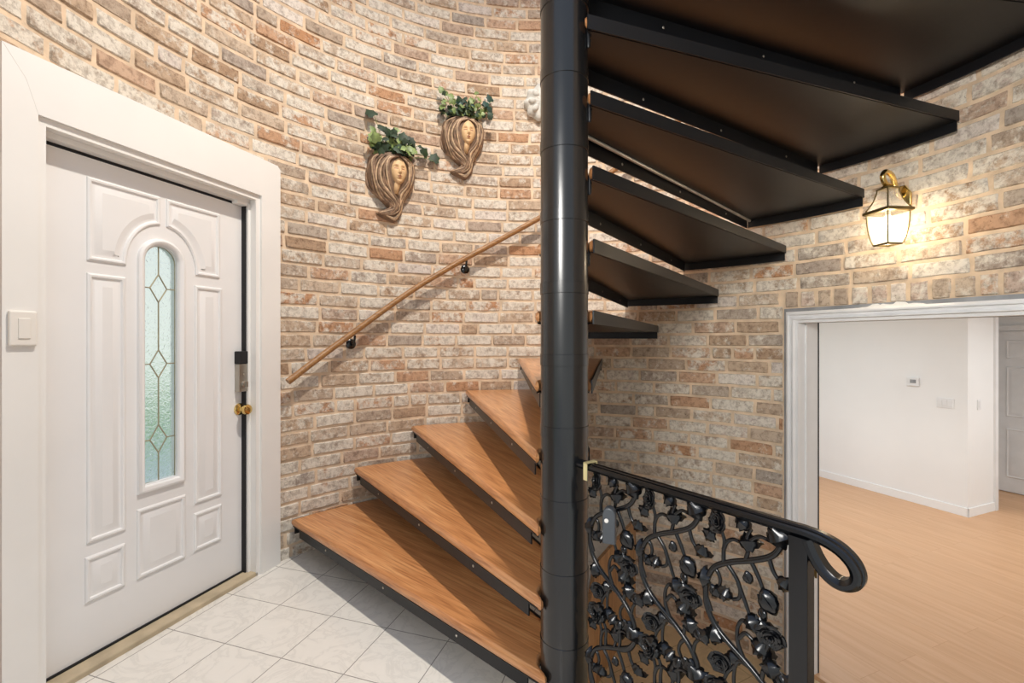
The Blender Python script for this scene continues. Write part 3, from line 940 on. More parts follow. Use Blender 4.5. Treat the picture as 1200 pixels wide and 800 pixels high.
# ------------------------------------------------------------------ handrail on the wall
def handrail():
    ctl = [(142.2,1.038),(136,1.180),(130.5,1.306),(123,1.485),(116.3,1.640),(110,1.770),(105.9,1.851),(99.2,1.975),(89.5,2.150),(81,2.305),(73.4,2.455),(62,2.68),(48,2.95),(30,3.30),(14,3.62)]
    ctl = [pol(a, 1.83, z) for a, z in ctl]
    base = ctl[0].copy()
    r = empty('handrail', (base.x, base.y, base.z)); tag(r, 'bronze coloured wooden handrail curving up the brick wall on black brackets', 'handrail')
    mb = MB(); tube(mb, [p-base for p in catmull(ctl, 5)], .019, 14)
    mb.build('rail', RAILWOOD, r, smooth=50)
    first = None
    for a, z in ((129.5,1.322),(105.6,1.857),(83.5,2.262),(62,2.68),(40,3.10)):
        mb = MB()
        wp = pol(a, RW+.004, z-.072); q = pol(a, RW-.045, z-.078); t = pol(a, 1.835, z-.045); t2 = pol(a, 1.83, z-.016)
        nrm = (q-wp); nrm.z = 0; nrm.normalize()
        o = wp-base
        tube(mb, [p-wp for p in catmull([wp, pol(a,RW-.03,z-.082), q, t, t2], 4)], .0075, 8)
        b = mb.build('bracket', IRON, r, smooth=50, M=Matrix.Translation(o), label='black metal bracket')
        mb = MB(); lathe(mb, [(.033,0),(.033,.006),(.024,.012),(.012,.016)], 20, nrm.to_track_quat('Z','Y').to_matrix().to_4x4())
        mb.build('mounting_disc', IRON, b, smooth=40)
handrail()

# ------------------------------------------------------------------ rose railing
RA = Vector((.234,1.402)); RD = Vector((.594,-.804)).normalized(); RN = Vector((RD.y,-RD.x))    # RN points to the camera side? checked below
if RN.dot(-RA) < 0: RN = -RN
PW = .188
def railing():
    root = empty('railing', (RA.x,RA.y,0)); tag(root, 'black iron railing with climbing rose panels and a looped end', 'railing')
    def L(s, z, n=0.0):
        p = RD*s + RN*n; return Vector((p.x,p.y,z))
    # cap rail with its loop
    prof = [(-1.0,.35),(-.8,.62),(-.45,.68),(-.3,.9),(.3,.9),(.45,.68),(.8,.62),(1.0,.35),(1.0,-.2),(.72,-.55),(.6,-.8),(-.6,-.8),(-.72,-.55),(-1.0,-.2)]
    zr = .893
    path = [L(-.04,zr),L(.2,zr),L(.4,zr),L(.56,zr),L(.60,zr),L(.632,zr-.004),L(.658,zr-.014),L(.677,zr-.031),L(.685,zr-.050),L(.680,zr-.067),L(.664,zr-.077),L(.647,zr-.075),L(.630,zr-.063),L(.617,zr-.046),L(.608,zr-.028),L(.602,zr-.012)]
    pts = catmull(path, 5)
    # keep the wide side of the section square to the railing plane
    mb = MB()
    vs = []; m = len(prof); n = len(pts)
    nn = Vector((RN.x,RN.y,0))
    for i in range(n):
        t = (pts[min(i+1,n-1)]-pts[max(i-1,0)]).normalized()
        u = t.cross(nn).normalized()
        if i == 0 and u.z < 0: sgn = -1
        elif i == 0: sgn = 1
        for a, b in prof: vs.append(pts[i] + nn*(a*.0185) + u*(sgn*b*.0135))
    fs = []
    for i in range(n-1):
        for k in range(m):
            k2 = (k+1)%m; fs.append((i*m+k, i*m+k2, (i+1)*m+k2, (i+1)*m+k))
    fs += [tuple(reversed(range(m))), tuple((n-1)*m+k for k in range(m))]
    mb.add(vs, fs)
    mb.build('cap_rail', IRON, root, smooth=35, label='moulded black cap rail ending in a loop')
    mb = MB()
    prism(mb, [(.571,-.0175),(.606,-.0175),(.606,.0175),(.571,.0175)], -.005, .883, fn=lambda x,y,h: L(x,h,y))
    mb.build('post', IRON, root, bevel=.002)
    mb = MB()
    prism(mb, [(-.045,-.003),(.02,-.003),(.02,.003),(-.045,.003)], .88, .895, fn=lambda x,y,h: L(x,h,y))
    mb.build('wall_tab', IRON, root)
    mb = MB()       # pale clip folded over the rail end
    for a in ((-.001,.014,-.021,.0225,.9055,.9085),(-.001,.014,.0205,.0225,.855,.9085),(-.001,.014,-.0225,-.0205,.862,.9085)):
        s0,s1,n0,n1,z0,z1 = a
        vs = [L(s,z,n) for n in (n0,n1) for s,z in ((s0,z0),(s1,z0),(s1,z1),(s0,z1))]
        mb.add(vs, [(0,3,2,1),(4,5,6,7),(0,1,5,4),(1,2,6,5),(2,3,7,6),(3,0,4,7)])
    mb.build('clip', CLIP, root, label='pale brass clip folded over the rail end')
    # --- rose: cupped petals round a bud (local z = facing out, unit size ~1)
    def petal(mb, ang, rad, tilt, size, curl):
        n = 5; vs = []
        for j in range(n+1):
            v = j/n
            for i in range(n+1):
                u = (i/n-.5)*2
                wdt = size*(.35+.65*math.sin(min(1,v*1.05)*PI*.62))
                x = u*wdt; y = v*size*1.15
                zz = curl*(u*u*.35+ .0) + .22*size*v*v*(-1 if v > .8 else .2)
                p = Vector((x, y, zz))
                p = Matrix.Rotation(tilt,3,'X') @ p + Vector((0,rad,0))
                p = Matrix.Rotation(ang,3,'Z') @ p
                vs.append(p)
        fs = [(j*(n+1)+i, j*(n+1)+i+1, (j+1)*(n+1)+i+1, (j+1)*(n+1)+i) for j in range(n) for i in range(n)]
        mb.add(vs, fs)
    def rose_mesh():
        mb = MB()
        lathe(mb, [(.2,-.25),(.55,-.1),(.85,.05),(.8,.28),(.45,.42),(.1,.45)], 12)
        for k in range(6): petal(mb, k*PI/3, .48, R_(18), .62, .5)
        for k in range(5): petal(mb, k*2*PI/5+.3, .30, R_(50), .50, .5)
        for k in range(3): petal(mb, k*2*PI/3+.8, .12, R_(72), .48, .45)
        sp = [Vector((.05*k/4*math.cos(k*.8), .05*k/4*math.sin(k*.8), .62)) for k in range(1,16)]
        tube(mb, [Vector((p.x*1.3,p.y*1.3,p.z)) for p in sp], .07, 6)
        return mb
    def bud_mesh():
        mb = MB()
        prof = [(.1,-1.0),(.46,-.75),(.70,-.3),(.68,.15),(.48,.6),(.24,.9),(.06,1.0)]
        seg = 14; vs = []
        for r, z in prof:
            for k in range(seg):
                a = 2*PI*k/seg; rr = r*(1+.17*math.sin(3*a+z*2.5))
                vs.append(Vector((rr*math.cos(a), z, rr*.75*math.sin(a))))
        fs = [(i*seg+k, i*seg+(k+1)%seg, (i+1)*seg+(k+1)%seg, (i+1)*seg+k) for i in range(len(prof)-1) for k in range(seg)]
        fs += [tuple(reversed(range(seg))), tuple((len(prof)-1)*seg+k for k in range(seg))]
        mb.add(vs, fs)
        for k in range(5): tube(mb, [Vector((.5*math.cos(k*1.26),-.7,.4*math.sin(k*1.26))), Vector((.66*math.cos(k*1.26+.3),-.1,.52*math.sin(k*1.26+.3))), Vector((.4*math.cos(k*1.26+.6),.6,.34*math.sin(k*1.26+.6)))], [.06,.09,.03], 6)
        return mb
    def leaf_mesh():
        mb = MB(); n = 9; vs = []
        for side in (0, 1):
            for i in range(n+1):
                v = i/n
                wd = .42*math.sin(PI*min(1,v**.8))*(1+.16*((i%2)*2-1)) if 0 < i < n else .03
                z0 = .18*math.sin(PI*v) - .25*v*v
                for u in (-1,-.5,0,.5,1):
                    vs.append(Vector((u*wd, v, z0 - .16*abs(u) + (.045 if side == 0 else -.045) + (.05 if u == 0 and side == 0 else 0))))
        m = 5; o = (n+1)*m; fs = []
        for i in range(n):
            for k in range(4):
                q = i*m+k; fs.append((q,q+1,q+m+1,q+m)); fs.append((o+q,o+q+m,o+q+m+1,o+q+1))
            fs.append((i*m, i*m+m, o+i*m+m, o+i*m)); fs.append((i*m+4, o+i*m+4, o+i*m+m+4, i*m+m+4))
        fs += [(0,o,o+1,1),(1,o+1,o+2,2),(2,o+2,o+3,3),(3,o+3,o+4,4)]
        e = n*m
        fs += [(e,e+1,o+e+1,o+e),(e+1,e+2,o+e+2,o+e+1),(e+2,e+3,o+e+3,o+e+2),(e+3,e+4,o+e+4,o+e+3)]
        mb.add(vs, fs); return mb
    # frame of a flower / leaf lying in the railing plane: x along the rail, y up, z towards the viewer
    F = Matrix(((RD.x,0,RN.x,0),(RD.y,0,RN.y,0),(0,1,0,0),(0,0,0,1)))
    def place(s, z, ang, size, n=.0, tilt=0.0, pitch=0.0):
        return Matrix.Translation(L(s,z,n)) @ F @ Matrix.Rotation(R_(ang),4,'Z') @ Matrix.Rotation(R_(pitch),4,'X') @ Matrix.Rotation(R_(tilt),4,'Y') @ Matrix.Diagonal((size,size,size,1))
    # pattern measured on the right-hand panel: local a in 0..PW along the rail, z absolute
    PER = .395
    main = [(.183,.884),(.176,.852),(.156,.820),(.115,.795),(.070,.774),(.030,.748),(.012,.715),(.006,.678),(.012,.640),(.034,.608),(.066,.585),(.100,.566),(.134,.543),(.160,.517),(.174,.484),(.172,.448),(.150,.415),(.110,.397),(.070,.380),(.030,.353)]
    br = [ # (points, radius)
        [(.100,.788),(.106,.815),(.104,.842),(.113,.862)],
        [(.050,.762),(.050,.790),(.052,.815),(.046,.835)],
        [(.050,.795),(.058,.815),(.072,.826),(.085,.826)],
        [(.104,.826),(.116,.842),(.130,.852),(.146,.852)],
        [(.020,.742),(.034,.740),(.042,.724),(.040,.706)],
        [(.056,.768),(.078,.744),(.088,.722),(.086,.700),(.072,.690)],
        [(.084,.732),(.098,.700),(.108,.676)],
        [(.112,.793),(.128,.765),(.138,.742),(.148,.722)],
        [(.150,.815),(.158,.790),(.168,.776)],
        [(.096,.570),(.084,.596),(.082,.628),(.092,.652),(.108,.656)],
        [(.086,.610),(.100,.628),(.116,.622)],
        [(.134,.543),(.140,.575),(.142,.605),(.150,.630)],
        [(.060,.588),(.046,.586),(.034,.578),(.028,.566)],
        [(.112,.558),(.088,.560),(.078,.545),(.074,.520),(.074,.496)],
        [(.078,.545),(.060,.520),(.052,.500)],
        [(.140,.538),(.126,.520),(.122,.500),(.132,.482)],
        [(.020,.640),(.010,.665),(.0,.690)],
        [(.160,.512),(.166,.540),(.176,.556)],
        [(.118,.400),(.122,.430),(.120,.455),(.132,.470)],
        [(.068,.380),(.068,.405),(.070,.428),(.062,.446)],
    ]
    roses = [(.040,.858,.021,10),(.156,.652,.0225,-20),(.044,.535,.020,0),(.030,.470,.019,20)]
    buds = [(.152,.722,.026,-155),(.108,.756,.014,10),(.028,.694,.013,30),(.140,.690,.013,-160),(.176,.572,.015,30),(.120,.470,.015,150)]
    leaves = [(.085,.826,-75,.040),(.146,.853,-70,.046),(.113,.862,60,.036),(.046,.834,60,.036),(.166,.778,-120,.036),(.072,.692,70,.034),(.108,.678,-150,.042),(.108,.656,-85,.044),
              (.114,.622,-120,.044),(.150,.604,-160,.040),(.028,.568,0,.040),(.005,.690,10,.038),(.074,.498,-160,.042),(.054,.500,160,.036),(.134,.482,-100,.040),(.130,.468,-60,.038),(.062,.446,40,.036),(.152,.628,30,.03),
              (.040,.706,150,.028),(.176,.556,-40,.034),(.024,.832,150,.034),(.068,.572,-170,.034)]
    rm, bm, lm = rose_mesh(), bud_mesh(), leaf_mesh()
    proto = None
    mbv = MB()
    def strand(pts, rad, dz, seg):
        tube(mbv, [L(a, z+dz, 0) for a, z in pts], rad, seg)
    for dz in (0, -PER):
        full = [p for p in main if p[1]+dz > .06]
        pts = [(q.x, q.y) for q in catmull([Vector((a,b,0)) for a,b in full], 6)]
        strand(pts, .0068, dz, 10)
        for b in br:
            if min(p[1] for p in b)+dz < .06: continue
            q = [(c.x, c.y) for c in catmull([Vector((a,bb,0)) for a,bb in b], 5)]
            strand(q, [.0052-.0012*i/len(q) for i in range(len(q))], dz, 8)
    box(mbv, (0,0,0), (0,0,0)) if False else None
    panel = mbv.build('rose_panel', IRON, root, smooth=60)
    first = {}
    for dz in (0, -PER):
        for kind, lst, mbx in (('rose',roses,rm),('rose_bud',buds,bm),('leaf',leaves,lm)):
            for i, (a, z, size, ang) in enumerate([(q[0],q[1],q[3],q[2]) if kind == 'leaf' else (q[0],q[1],q[2],q[3]) for q in lst]):
                if z+dz < .07: continue
                M = place(a, z+dz, ang, size*(1.2 if kind == 'leaf' else 1.08), .003 if kind == 'leaf' else .004, (i*37 % 40)-20, (i*23 % 30)-10)
                if kind not in first:
                    o = mbx.build(kind, IRON, panel, smooth=50, M=M); first[kind] = o
                else:
                    o = first[kind].copy(); COL.objects.link(o); o.parent = panel; o.matrix_local = M
    ch = kids(panel)
    for i in (1, 2):
        c = panel.copy(); COL.objects.link(c); c.parent = root
        c.matrix_local = Matrix.Translation(L(PW*i,0,0))
        for q in ch:
            d = q.copy(); COL.objects.link(d); d.parent = c
    # grey plastic bracket screwed to the first panel
    mb = MB()
    oc = [(-.018,0),(.018,0),(.018,.080),(.015,.092),(.009,.099),(0,.102),(-.009,.099),(-.015,.092),(-.018,.080)]
    prism(mb, oc, 0, .03, .004)
    M = Matrix.Translation(L(.100,.706,.016)) @ F @ Matrix.Rotation(R_(32),4,'Y')
    b = mb.build('bracket', GREYPL, root, smooth=40, M=M, label='grey plastic bracket with a pale screw')
    mb = MB(); lathe(mb, [(.006,.029),(.006,.032),(.003,.033)], 12, Matrix.Translation((-.006,.066,0))); mb.build('screw', SWITCH, b, smooth=40)
railing()

# ------------------------------------------------------------------ wall planters with carved faces
def interp(tab, y):
    for (y0,*a), (y1,*b) in zip(tab, tab[1:]):
        if y0 <= y <= y1:
            t = (y-y0)/(y1-y0); t = t*t*(3-2*t) if False else t
            return [p+(q-p)*t for p, q in zip(a,b)]
    return list(tab[0][1:]) if y < tab[0][0] else list(tab[-1][1:])
PTAB = [ # y, left, right in mm of the front view, y down
    (352,120,335),(370,84,372),(400,74,392),(470,64,394),(520,70,390),(580,92,350),(620,126,322),(660,172,305),(690,205,302),(712,176,300),(735,130,298),(755,148,288),(775,205,268),(786,232,250)]
PDEP = [(352,.105),(400,.110),(520,.098),(620,.075),(690,.056),(735,.044),(786,.026)]
def planter(ang, z0, sc, label, turn=0.0):
    """carved wall pocket; local x = right, y = out of the wall, z = up, origin where it hangs"""
    c = pol(ang, RW-.004, z0)
    root = empty('wall_planter', c, R_(ang)+PI/2+R_(turn))
    # facing the axis: local y must point from wall to axis
    tag(root, label, 'planter', 'carved face wall planters')
    def W(x, y, d): return Vector((-(x-228)*.001*sc, d*sc, (565-y)*.001*sc))
    def H(x, y):
        l, r = interp(PTAB, y); D = interp(PDEP, y)[0]
        t = (x-(l+r)/2)/max(1,(r-l)/2); t = max(-1,min(1,t))
        return D*(max(0,1-abs(t)**2.4))**.55
    mb = MB(); nx = 18; ys = [352,360,370,385,400,430,470,500,530,560,590,620,645,665,680,690,700,712,724,735,746,757,768,778,786]
    vs = []
    for y in ys:
        l, r = interp(PTAB, y)
        for i in range(nx+1):
            t = -math.cos(PI*i/nx); x = (l+r)/2+(r-l)/2*t
            vs.append(W(x, y, H(x,y)))
    fs = [(j*(nx+1)+i, j*(nx+1)+i+1, (j+1)*(nx+1)+i+1, (j+1)*(nx+1)+i) for j in range(len(ys)-1) for i in range(nx)]
    fs.append(tuple(range(nx+1))); fs.append(tuple(reversed([(len(ys)-1)*(nx+1)+i for i in range(nx+1)])))
    mb.add(vs, fs)
    mb.build('pocket', CLAY, root, smooth=60, label='brown wall pocket tapering to a curled tail')
    # face: a relief with brow, nose, eyes, lips and chin
    mb = MB(); nu, nv = 30, 42; fx, fy, fw, fh = 255, 464, 53, 86
    def g(u, v, cu, cv, su, sv): return math.exp(-((u-cu)/su)**2-((v-cv)/sv)**2)
    vs = []
    for j in range(nv+1):
        v = -1+2*j/nv                     # -1 top, 1 chin
        hw = fw*math.sqrt(max(0.0,1-abs(v)**2.3))*(1-.20*max(0,v))+1.0
        for i in range(nu+1):
            u = -1+2*i/nu
            x = fx+u*hw; y = fy+v*fh
            q = u*hw/fw
            base = .052*math.sqrt(max(0,1-.82*u*u))*math.sqrt(max(0.02,1-.62*v*v))
            d = base
            d += .017*math.exp(-(q/.13)**2)*max(0,min(1,(v+.32)/.50))*(1 if v < .20 else math.exp(-((v-.20)/.06)**2))
            d += .004*(g(q,v,-.15,.20,.09,.07)+g(q,v,.15,.20,.09,.07))
            d -= .010*(g(q,v,-.40,-.16,.24,.11)+g(q,v,.40,-.16,.24,.11))
            d += .006*(g(q,v,-.40,-.13,.17,.06)+g(q,v,.40,-.13,.17,.06))
            d += .004*(g(q,v,-.42,-.33,.30,.06)+g(q,v,.42,-.33,.30,.06))
            d += .0075*(g(q,v,0,.43,.26,.055)+g(q,v,0,.56,.22,.06)) - .005*g(q,v,0,.495,.28,.022)
            d += .006*g(q,v,0,.85,.25,.14) - .004*g(q,v,0,.68,.25,.06)
            vs.append(W(x, y, .076+d))
    fs = [(j*(nu+1)+i, j*(nu+1)+i+1, (j+1)*(nu+1)+i+1, (j+1)*(nu+1)+i) for j in range(nv) for i in range(nu)]
    mb.add(vs, fs)
    for j in range(nv):
        v = -1+2*(j+.5)/nv
        for i in range(nu):
            q = (-1+2*(i+.5)/nu)
            if (abs(q) < .34*(1-abs(v-.50)/.12) and abs(v-.50) < .11) or abs(abs(q)-.42) < .24 and (abs(v+.34) < .03 or abs(v+.10) < .03): mb.m[j*nu+i] = 1
    # neck
    tube(mb, [W(252,515,.080), W(247,560,.078), W(240,610,.068)], [.025*sc,.023*sc,.020*sc], 14)
    mb.build('face', [FACE, LIP], root, smooth=180, label='tan carved woman\'s face with closed lips')
    # hair: locks that leave the parting, sweep round the face and run into the tail
    mb = MB(); rnd = random.Random(11)
    Li = [(250,372),(200,404),(180,475),(186,545),(222,606),(262,650),(276,700),(232,742),(165,746)]
    Lo = [(170,362),(92,388),(72,470),(90,565),(140,632),(200,676),(222,704),(182,722),(134,738)]
    Ri = [(262,372),(312,404),(328,475),(312,545),(274,604),(276,650),(286,704),(246,758),(190,752)]
    Ro = [(300,360),(376,396),(388,480),(356,566),(318,618),(302,668),(296,722),(252,776),(205,762)]
    for A, B, nn in ((Li,Lo,13),(Ri,Ro,12)):
        for k in range(nn):
            f = k/(nn-1)
            ph = rnd.uniform(0,6.3); amp = rnd.uniform(5,12)
            pts = []
            for i, (a, b) in enumerate(zip(A,B)):
                x = a[0]+(b[0]-a[0])*f + amp*math.sin(ph+i*1.7)*(1 if 0 < i < 7 else .3); y = a[1]+(b[1]-a[1])*f
                pts.append((x,y))
            cc = catmull([Vector((p[0],p[1],0)) for p in pts], 4)
            extra = .014*(1-f)
            P3 = [W(p.x, p.y, H(p.x,p.y)+.001+extra*math.exp(-((p.y-470)/110)**2)) for p in cc]
            n = len(P3)
            rr = rnd.uniform(.0055,.0085)*sc
            tube(mb, P3, [rr*(.55+.6*math.sin(PI*min(1,(i+2)/(n+2)))) for i in range(n)], 7, mi=(1 if k % 3 == 1 else 0))
    mb.build('hair', [HAIR, HAIR2], root, smooth=70, label='long carved wavy locks of hair')
    mb = MB()
    tess(mb, [[(100,0),(360,0),(330,.08),(228,.10),(130,.08)]], lambda x,y: W(x, 350, y)); mb.build('soil', SOIL, root)
    return root, W

def ivy(root, W, seed, spread, label, mats, n, size, rim):
    """leaf sprays standing in the pocket"""
    base = W(228, 352, .06)
    r = empty('potted_ivy', root.matrix_world @ base if False else (0,0,0))
    M = Matrix.Translation(root.location) @ Matrix.Rotation(root.rotation_euler.z,4,'Z')
    r.location = M @ base; r.rotation_euler = (0,0,root.rotation_euler.z)
    tag(r, label, 'plant')
    rnd = random.Random(seed)
    st = MB(); lf = [MB() for _ in mats]
    shape = [(0,0),(.28,-.10),(.50,.12),(.40,.38),(.46,.62),(.20,.74),(0,1.0),(-.20,.74),(-.46,.62),(-.40,.38),(-.50,.12),(-.28,-.10)]
    def leaf(p, nrm, upv, s, mi):
        nrm = nrm.normalized(); x = upv.cross(nrm)
        if x.length < 1e-3: x = Vector((1,0,0))
        x.normalize(); y = nrm.cross(x)
        vs = [p + (x*a + y*b)*s + nrm*(-.18*abs(a)*s - .10*b*b*s) for a, b in shape]
        vs.append(p + y*(.42*s) + nrm*.03*s)
        c = len(vs)-1
        lf[mi].add(vs, [(c, i, (i+1)%12) for i in range(12)])
    for (x, y, d, s, mi) in spread:
        tip = W(x, y, d)-base
        root_p = W(min(330,max(130, 228+(x-228)*.45)), 352, .05)-base
        mid = (tip+root_p)/2 + Vector((rnd.uniform(-.01,.01), .012, .015))
        pts = catmull([root_p, mid, tip], 4); tube(st, pts, .0016, 5)
        leaf(tip, Vector((rnd.uniform(-.5,.5), 1.0, rnd.uniform(-.1,.7))), Vector((rnd.uniform(-.8,.8), rnd.uniform(-.2,.2), -1 if rnd.random() < .45 else 1)), s, mi)
    for k in range(n):
        x = rnd.gauss(rim[0], rim[2]); y = rim[1]-abs(rnd.gauss(0, rim[3])); d = rnd.uniform(.03,.13)
        x = max(rim[4], min(rim[5], x))
        tip = W(x, y, d)-base; root_p = W(228+(x-228)*.7, 352, .05)-base
        if k % 3 == 0: tube(st, [root_p, (root_p+tip)/2+Vector((0,.008,0)), tip], .0013, 5)
        leaf(tip, Vector((rnd.uniform(-.8,.8), 1.0, rnd.uniform(-.4,.9))), Vector((rnd.uniform(-1,1), rnd.uniform(-.3,.3), rnd.choice((-1,1)))), size*rnd.uniform(.7,1.25), rnd.choices(range(len(mats)), weights=[.62,.3,.08][:len(mats)])[0])
    st.build('stems', LEAF2, r, smooth=60)
    for mbx, m, nm in zip(lf, mats, ('leaves','pale_leaves','blue_leaves')):
        if mbx.v:
            o = mbx.build(nm, m, r, smooth=180)
            if nm == 'pale_leaves': o['label'] = 'paler yellow green leaves'

r1, W1 = planter(121.6, 2.292, 1.0, 'carved woman\'s face wall planter nearer the front door, lower of the two', 0)
sp1 = [(105,118,.06,.080,0),(152,176,.07,.060,0),(100,190,.05,.050,1),(120,250,.07,.058,1),(100,300,.07,.05,1),(260,190,.06,.045,1),(315,215,.08,.058,0),(435,310,.07,.074,0),(515,335,.06,.078,0),(410,245,.06,.034,0),(350,262,.09,.06,0),
       (200,250,.10,.07,0),(270,262,.11,.072,0),(150,320,.09,.055,1)]
ivy(r1, W1, 5, sp1, 'trailing ivy with round dark leaves in the lower face planter', [LEAF, LEAF2], 80, .058, (240,335,60,42,92,370))
r2, W2 = planter(106.2, 2.640, .95, 'carved woman\'s face wall planter farther from the door, higher of the two', 0)
sp2 = [(70,180,.07,.05,1),(95,160,.06,.045,1),(120,190,.08,.05,1),(330,150,.06,.035,1),(400,205,.07,.055,2),(440,190,.06,.06,2),(425,235,.07,.055,2),(380,250,.08,.05,0),(150,220,.08,.05,1),(210,215,.08,.055,0),(300,225,.09,.045,1)]
ivy(r2, W2, 9, sp2, 'small leaved variegated ivy in the higher face planter', [LEAF, LEAF2, LEAFDK], 130, .038, (235,335,75,55,70,420))

# pale ornament half hidden behind the pole
def ornament():
    c = pol(88.6, RW-.004, 2.885)
    r = empty('wall_ornament', c, R_(88.6)+PI/2); tag(r, 'pale carved plaster ornament on the brick wall, half hidden behind the black pole', 'ornament')
    mb = MB()
    M = Matrix.Translation((0,0,.13)) @ Matrix.Rotation(-PI/2,4,'X')
    nseg = 48; prof = [(.10,-.002),(.122,.010),(.118,.030),(.095,.044),(.060,.052),(.03,.056),(.004,.057)]
    vs = []
    for rr, z in prof:
        for k in range(nseg):
            a = 2*PI*k/nseg; q = rr*(1+.07*math.cos(9*a)*(rr/.12))
            vs.append(M @ Vector((q*math.cos(a), q*math.sin(a)*1.06, z+.006*math.cos(9*a)*(rr/.12)+.004*noise.noise(Vector((q*40*math.cos(a),q*40*math.sin(a),z*30))))))
    fs = [(i*nseg+k, i*nseg+(k+1)%nseg, (i+1)*nseg+(k+1)%nseg, (i+1)*nseg+k) for i in range(len(prof)-1) for k in range(nseg)]
    fs += [tuple(reversed(range(nseg))), tuple((len(prof)-1)*nseg+k for k in range(nseg))]
    mb.add(vs, fs); mb.build('medallion', STONE, r, smooth=70)
    first = None
    for k in range(7):
        a = 2*PI*k/7
        Mk = M @ Matrix.Translation((.066*math.cos(a), .066*math.sin(a), .046)) @ Matrix.Rotation(a,4,'Z')
        if first is None:
            mb = MB(); lathe(mb, [(.026,-.01),(.027,.004),(.021,.014),(.010,.019),(.003,.020)], 14, Matrix.Diagonal((1.15,.8,1,1)))
            first = mb.build('petal', STONE, r, smooth=70, M=Mk)
        else:
            o = first.copy(); COL.objects.link(o); o.parent = r; o.matrix_local = Mk
ornament()

# ------------------------------------------------------------------ brass wall lantern
LAMPC = Vector((1.780, 2.180, 0))
def lantern():
    ang = ang_of(LAMPC)+.5
    wp = pol(ang, RW-.003, 0)
    r = empty('wall_lantern', (wp.x, wp.y, 1.724)); tag(r, 'lit brass wall lantern with clear tapered glass panes on the brick wall', 'lamp')
    o = Vector((wp.x,wp.y,1.724))
    C = Vector((LAMPC.x,LAMPC.y,1.724))-o
    inw = Vector((AX.x-wp.x, AX.y-wp.y, 0)).normalized()
    rot = math.atan2(-LAMPC.y, -LAMPC.x)       # a corner of the body points to the entry
    def corner(k, rad, z): a = rot+k*PI/2; return C + Vector((rad*math.cos(a), rad*math.sin(a), z))
    # back plate and crook
    mb = MB()
    Mq = inw.to_track_quat('Z','Y').to_matrix().to_4x4()
    pl = [(.055*math.cos(2*PI*k/8+PI/8)*.82, .075*math.sin(2*PI*k/8+PI/8)) for k in range(8)]
    M0 = Matrix.Translation(Vector((0,0,.235))) @ Mq
    prism(mb, pl, 0, .016, .004, fn=lambda x,y,h: M0 @ Vector((x,y,h)))
    mb.build('back_plate', BRASS, r, smooth=35, label='polished brass back plate')
    mb = MB()
    up = Vector((0,0,1))
    P = [inw*.012+up*.245, inw*.040+up*.262, inw*.060+up*.300, C*.72+up*.325, C+inw*.018+up*.346, C+inw*.040+up*.322, C+inw*.028+up*.296, C+up*.280]
    P[3] = Vector((C.x*.74,C.y*.74,.338))
    tube(mb, catmull(P, 6), .012, 10)
    lathe(mb, [(.006,.268),(.02,.272),(.026,.279),(.014,.286),(.006,.290)], 16, Matrix.Translation(C))
    mb.build('arm', BRASS, r, smooth=50, label='curled polished brass arm')
    # crown collar, roof glass, band, body glass
    mb = MB()
    lathe(mb, [(.036,.262),(.045,.264),(.045,.270),(.030,.276),(.01,.278)], 4, Matrix.Translation(C) @ Matrix.Rotation(rot,4,'Z'))
    def loop_bar(z0, z1, r0, r1):
        vs = []
        for rr, z in ((r0,z0),(r1,z0+.004),(r1,z1-.004),(r0,z1)):
            vs += [corner(k, rr, z) for k in range(4)]
        for rr, z in ((r0-.012,z1),(r0-.012,z0)): vs += [corner(k, rr, z) for k in range(4)]
        fs = []
        for i in range(6):
            for k in range(4):
                k2 = (k+1)%4; i2 = (i+1)%6; fs.append((i*4+k, i*4+k2, i2*4+k2, i2*4+k))
        mb.add(vs, fs)
    loop_bar(.150,.170,.086,.097)
    loop_bar(.000,.008,.054,.056)
    prf = [(.080,.150),(.080,.140),(.078,.105),(.072,.065),(.064,.030),(.055,.006)]
    rof = [(.085,.168),(.070,.188),(.054,.215),(.044,.245),(.040,.264)]
    for pr in (prf, rof):
        for k in range(4): tube(mb, [corner(k, a, z) for a, z in pr], .0032, 6)
    mb.build('frame', BRASSDARK, r, smooth=35, label='dull brass frame')
    for pr, nm in ((prf,'body_glass'),(rof,'roof_glass')):
        mb = MB()
        vs = []
        for dr in (0,-.003):
            for a, z in pr: vs += [corner(k, a-.001+dr, z) for k in range(4)]
        n = len(pr); fs = []
        for i in range(n-1):
            for k in range(4):
                k2 = (k+1)%4
                fs.append((i*4+k, i*4+k2, (i+1)*4+k2, (i+1)*4+k)); fs.append((n*4+i*4+k, n*4+(i+1)*4+k, n*4+(i+1)*4+k2, n*4+i*4+k2))
        for i in (0, n-1):
            for k in range(4):
                k2 = (k+1)%4; fs.append((i*4+k, n*4+i*4+k, n*4+i*4+k2, i*4+k2))
        mb.add(vs, fs); mb.build(nm, LGLASS, r, label='clear glass panes')
    mb = MB(); lathe(mb, [(.010,.165),(.010,.145),(.009,.140)], 12, Matrix.Translation(C)); mb.build('socket', SWITCH, r, smooth=40)
    mb = MB(); lathe(mb, [(.004,.072),(.016,.080),(.0245,.098),(.0245,.110),(.018,.126),(.010,.142)], 18, Matrix.Translation(C)); mb.build('bulb', BULB, r, smooth=60, label='glowing warm bulb')
    return o+C
LC = lantern()

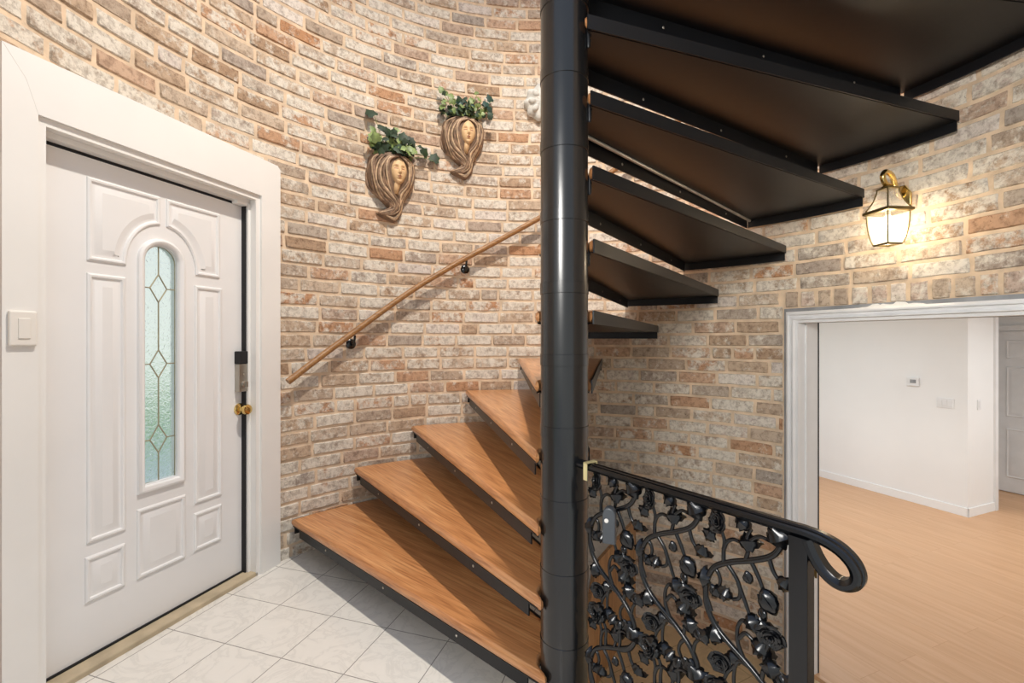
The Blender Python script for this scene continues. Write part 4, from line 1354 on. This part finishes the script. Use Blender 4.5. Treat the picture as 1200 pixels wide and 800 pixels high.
# ------------------------------------------------------------------ lights
def light(name, typ, loc, energy, color, rot=None, **kw):
    l = bpy.data.lights.new(name, typ); l.energy = energy; l.color = color
    for k, v in kw.items(): setattr(l, k, v)
    o = bpy.data.objects.new(name, l); COL.objects.link(o); o.location = loc
    if rot is not None: o.rotation_euler = rot
    return o
light('tower_lamp', 'SPOT', (AX.x, AX.y, 4.6), 530, (1.0,.92,.82), (0,0,0), spot_size=R_(148), spot_blend=1.0, shadow_soft_size=.05)
light('lantern_light', 'POINT', (LC.x, LC.y, LC.z+.09), 11, (1.0,.82,.58), shadow_soft_size=.03)
light('room_light', 'AREA', (2.9,5.0,ZL+2.41), 34, (.87,.95,1), (0,0,0), size=1.8)
light('return_wall_fill', 'AREA', (5.75,3.5,ZL+2.41), 42, (.92,.97,1), (0,0,0), size=1.4)  # added fill to brighten the return wall and far door, no real fixture
hq = (Vector((2.0,2.2,1.35))-Vector((-1.0,-1.3,2.3))).to_track_quat('-Z','Y').to_euler()
light('camera_side_fill', 'AREA', (-1.0,-1.3,2.3), 22, (1,.97,.92), hq, size=.8, spread=R_(80))  # added fill behind the camera, aimed to brighten the right brick wall

w = bpy.data.worlds.new('World'); SC.world = w; w.use_nodes = True
nt = w.node_tree; bg = nt.nodes['Background']
tc = N(nt, 'ShaderNodeTexCoord'); sp = N(nt, 'ShaderNodeSeparateXYZ'); nt.links.new(tc.outputs['Generated'], sp.inputs[0])
rp = ramp(nt, [(0.0, (226,230,228)), (0.42, (246,250,247)), (0.56, (246,250,250)), (0.75, (214,228,248)), (1.0, (186,208,246))])
mr = N(nt, 'ShaderNodeMapRange'); mr.inputs[1].default_value = -1; mr.inputs[2].default_value = 1
nt.links.new(sp.outputs[2], mr.inputs[0]); nt.links.new(mr.outputs[0], rp.inputs['Fac'])
nt.links.new(rp.outputs['Color'], bg.inputs['Color']); bg.inputs['Strength'].default_value = .92

# ------------------------------------------------------------------ camera
cam = bpy.data.cameras.new('Camera'); co = bpy.data.objects.new('Camera', cam); COL.objects.link(co)
co.location = (0,0,EYE); co.rotation_euler = (PI/2,0,0)
cam.sensor_width = 36; cam.lens = 36*FPX/1200; cam.shift_y = -2/1200; cam.clip_start = .02
SC.camera = co
SC.view_settings.view_transform = 'Standard'; SC.view_settings.look = 'None'
SC.view_settings.exposure = 0.0; SC.view_settings.gamma = 1.0
SC.view_settings.use_curve_mapping = False
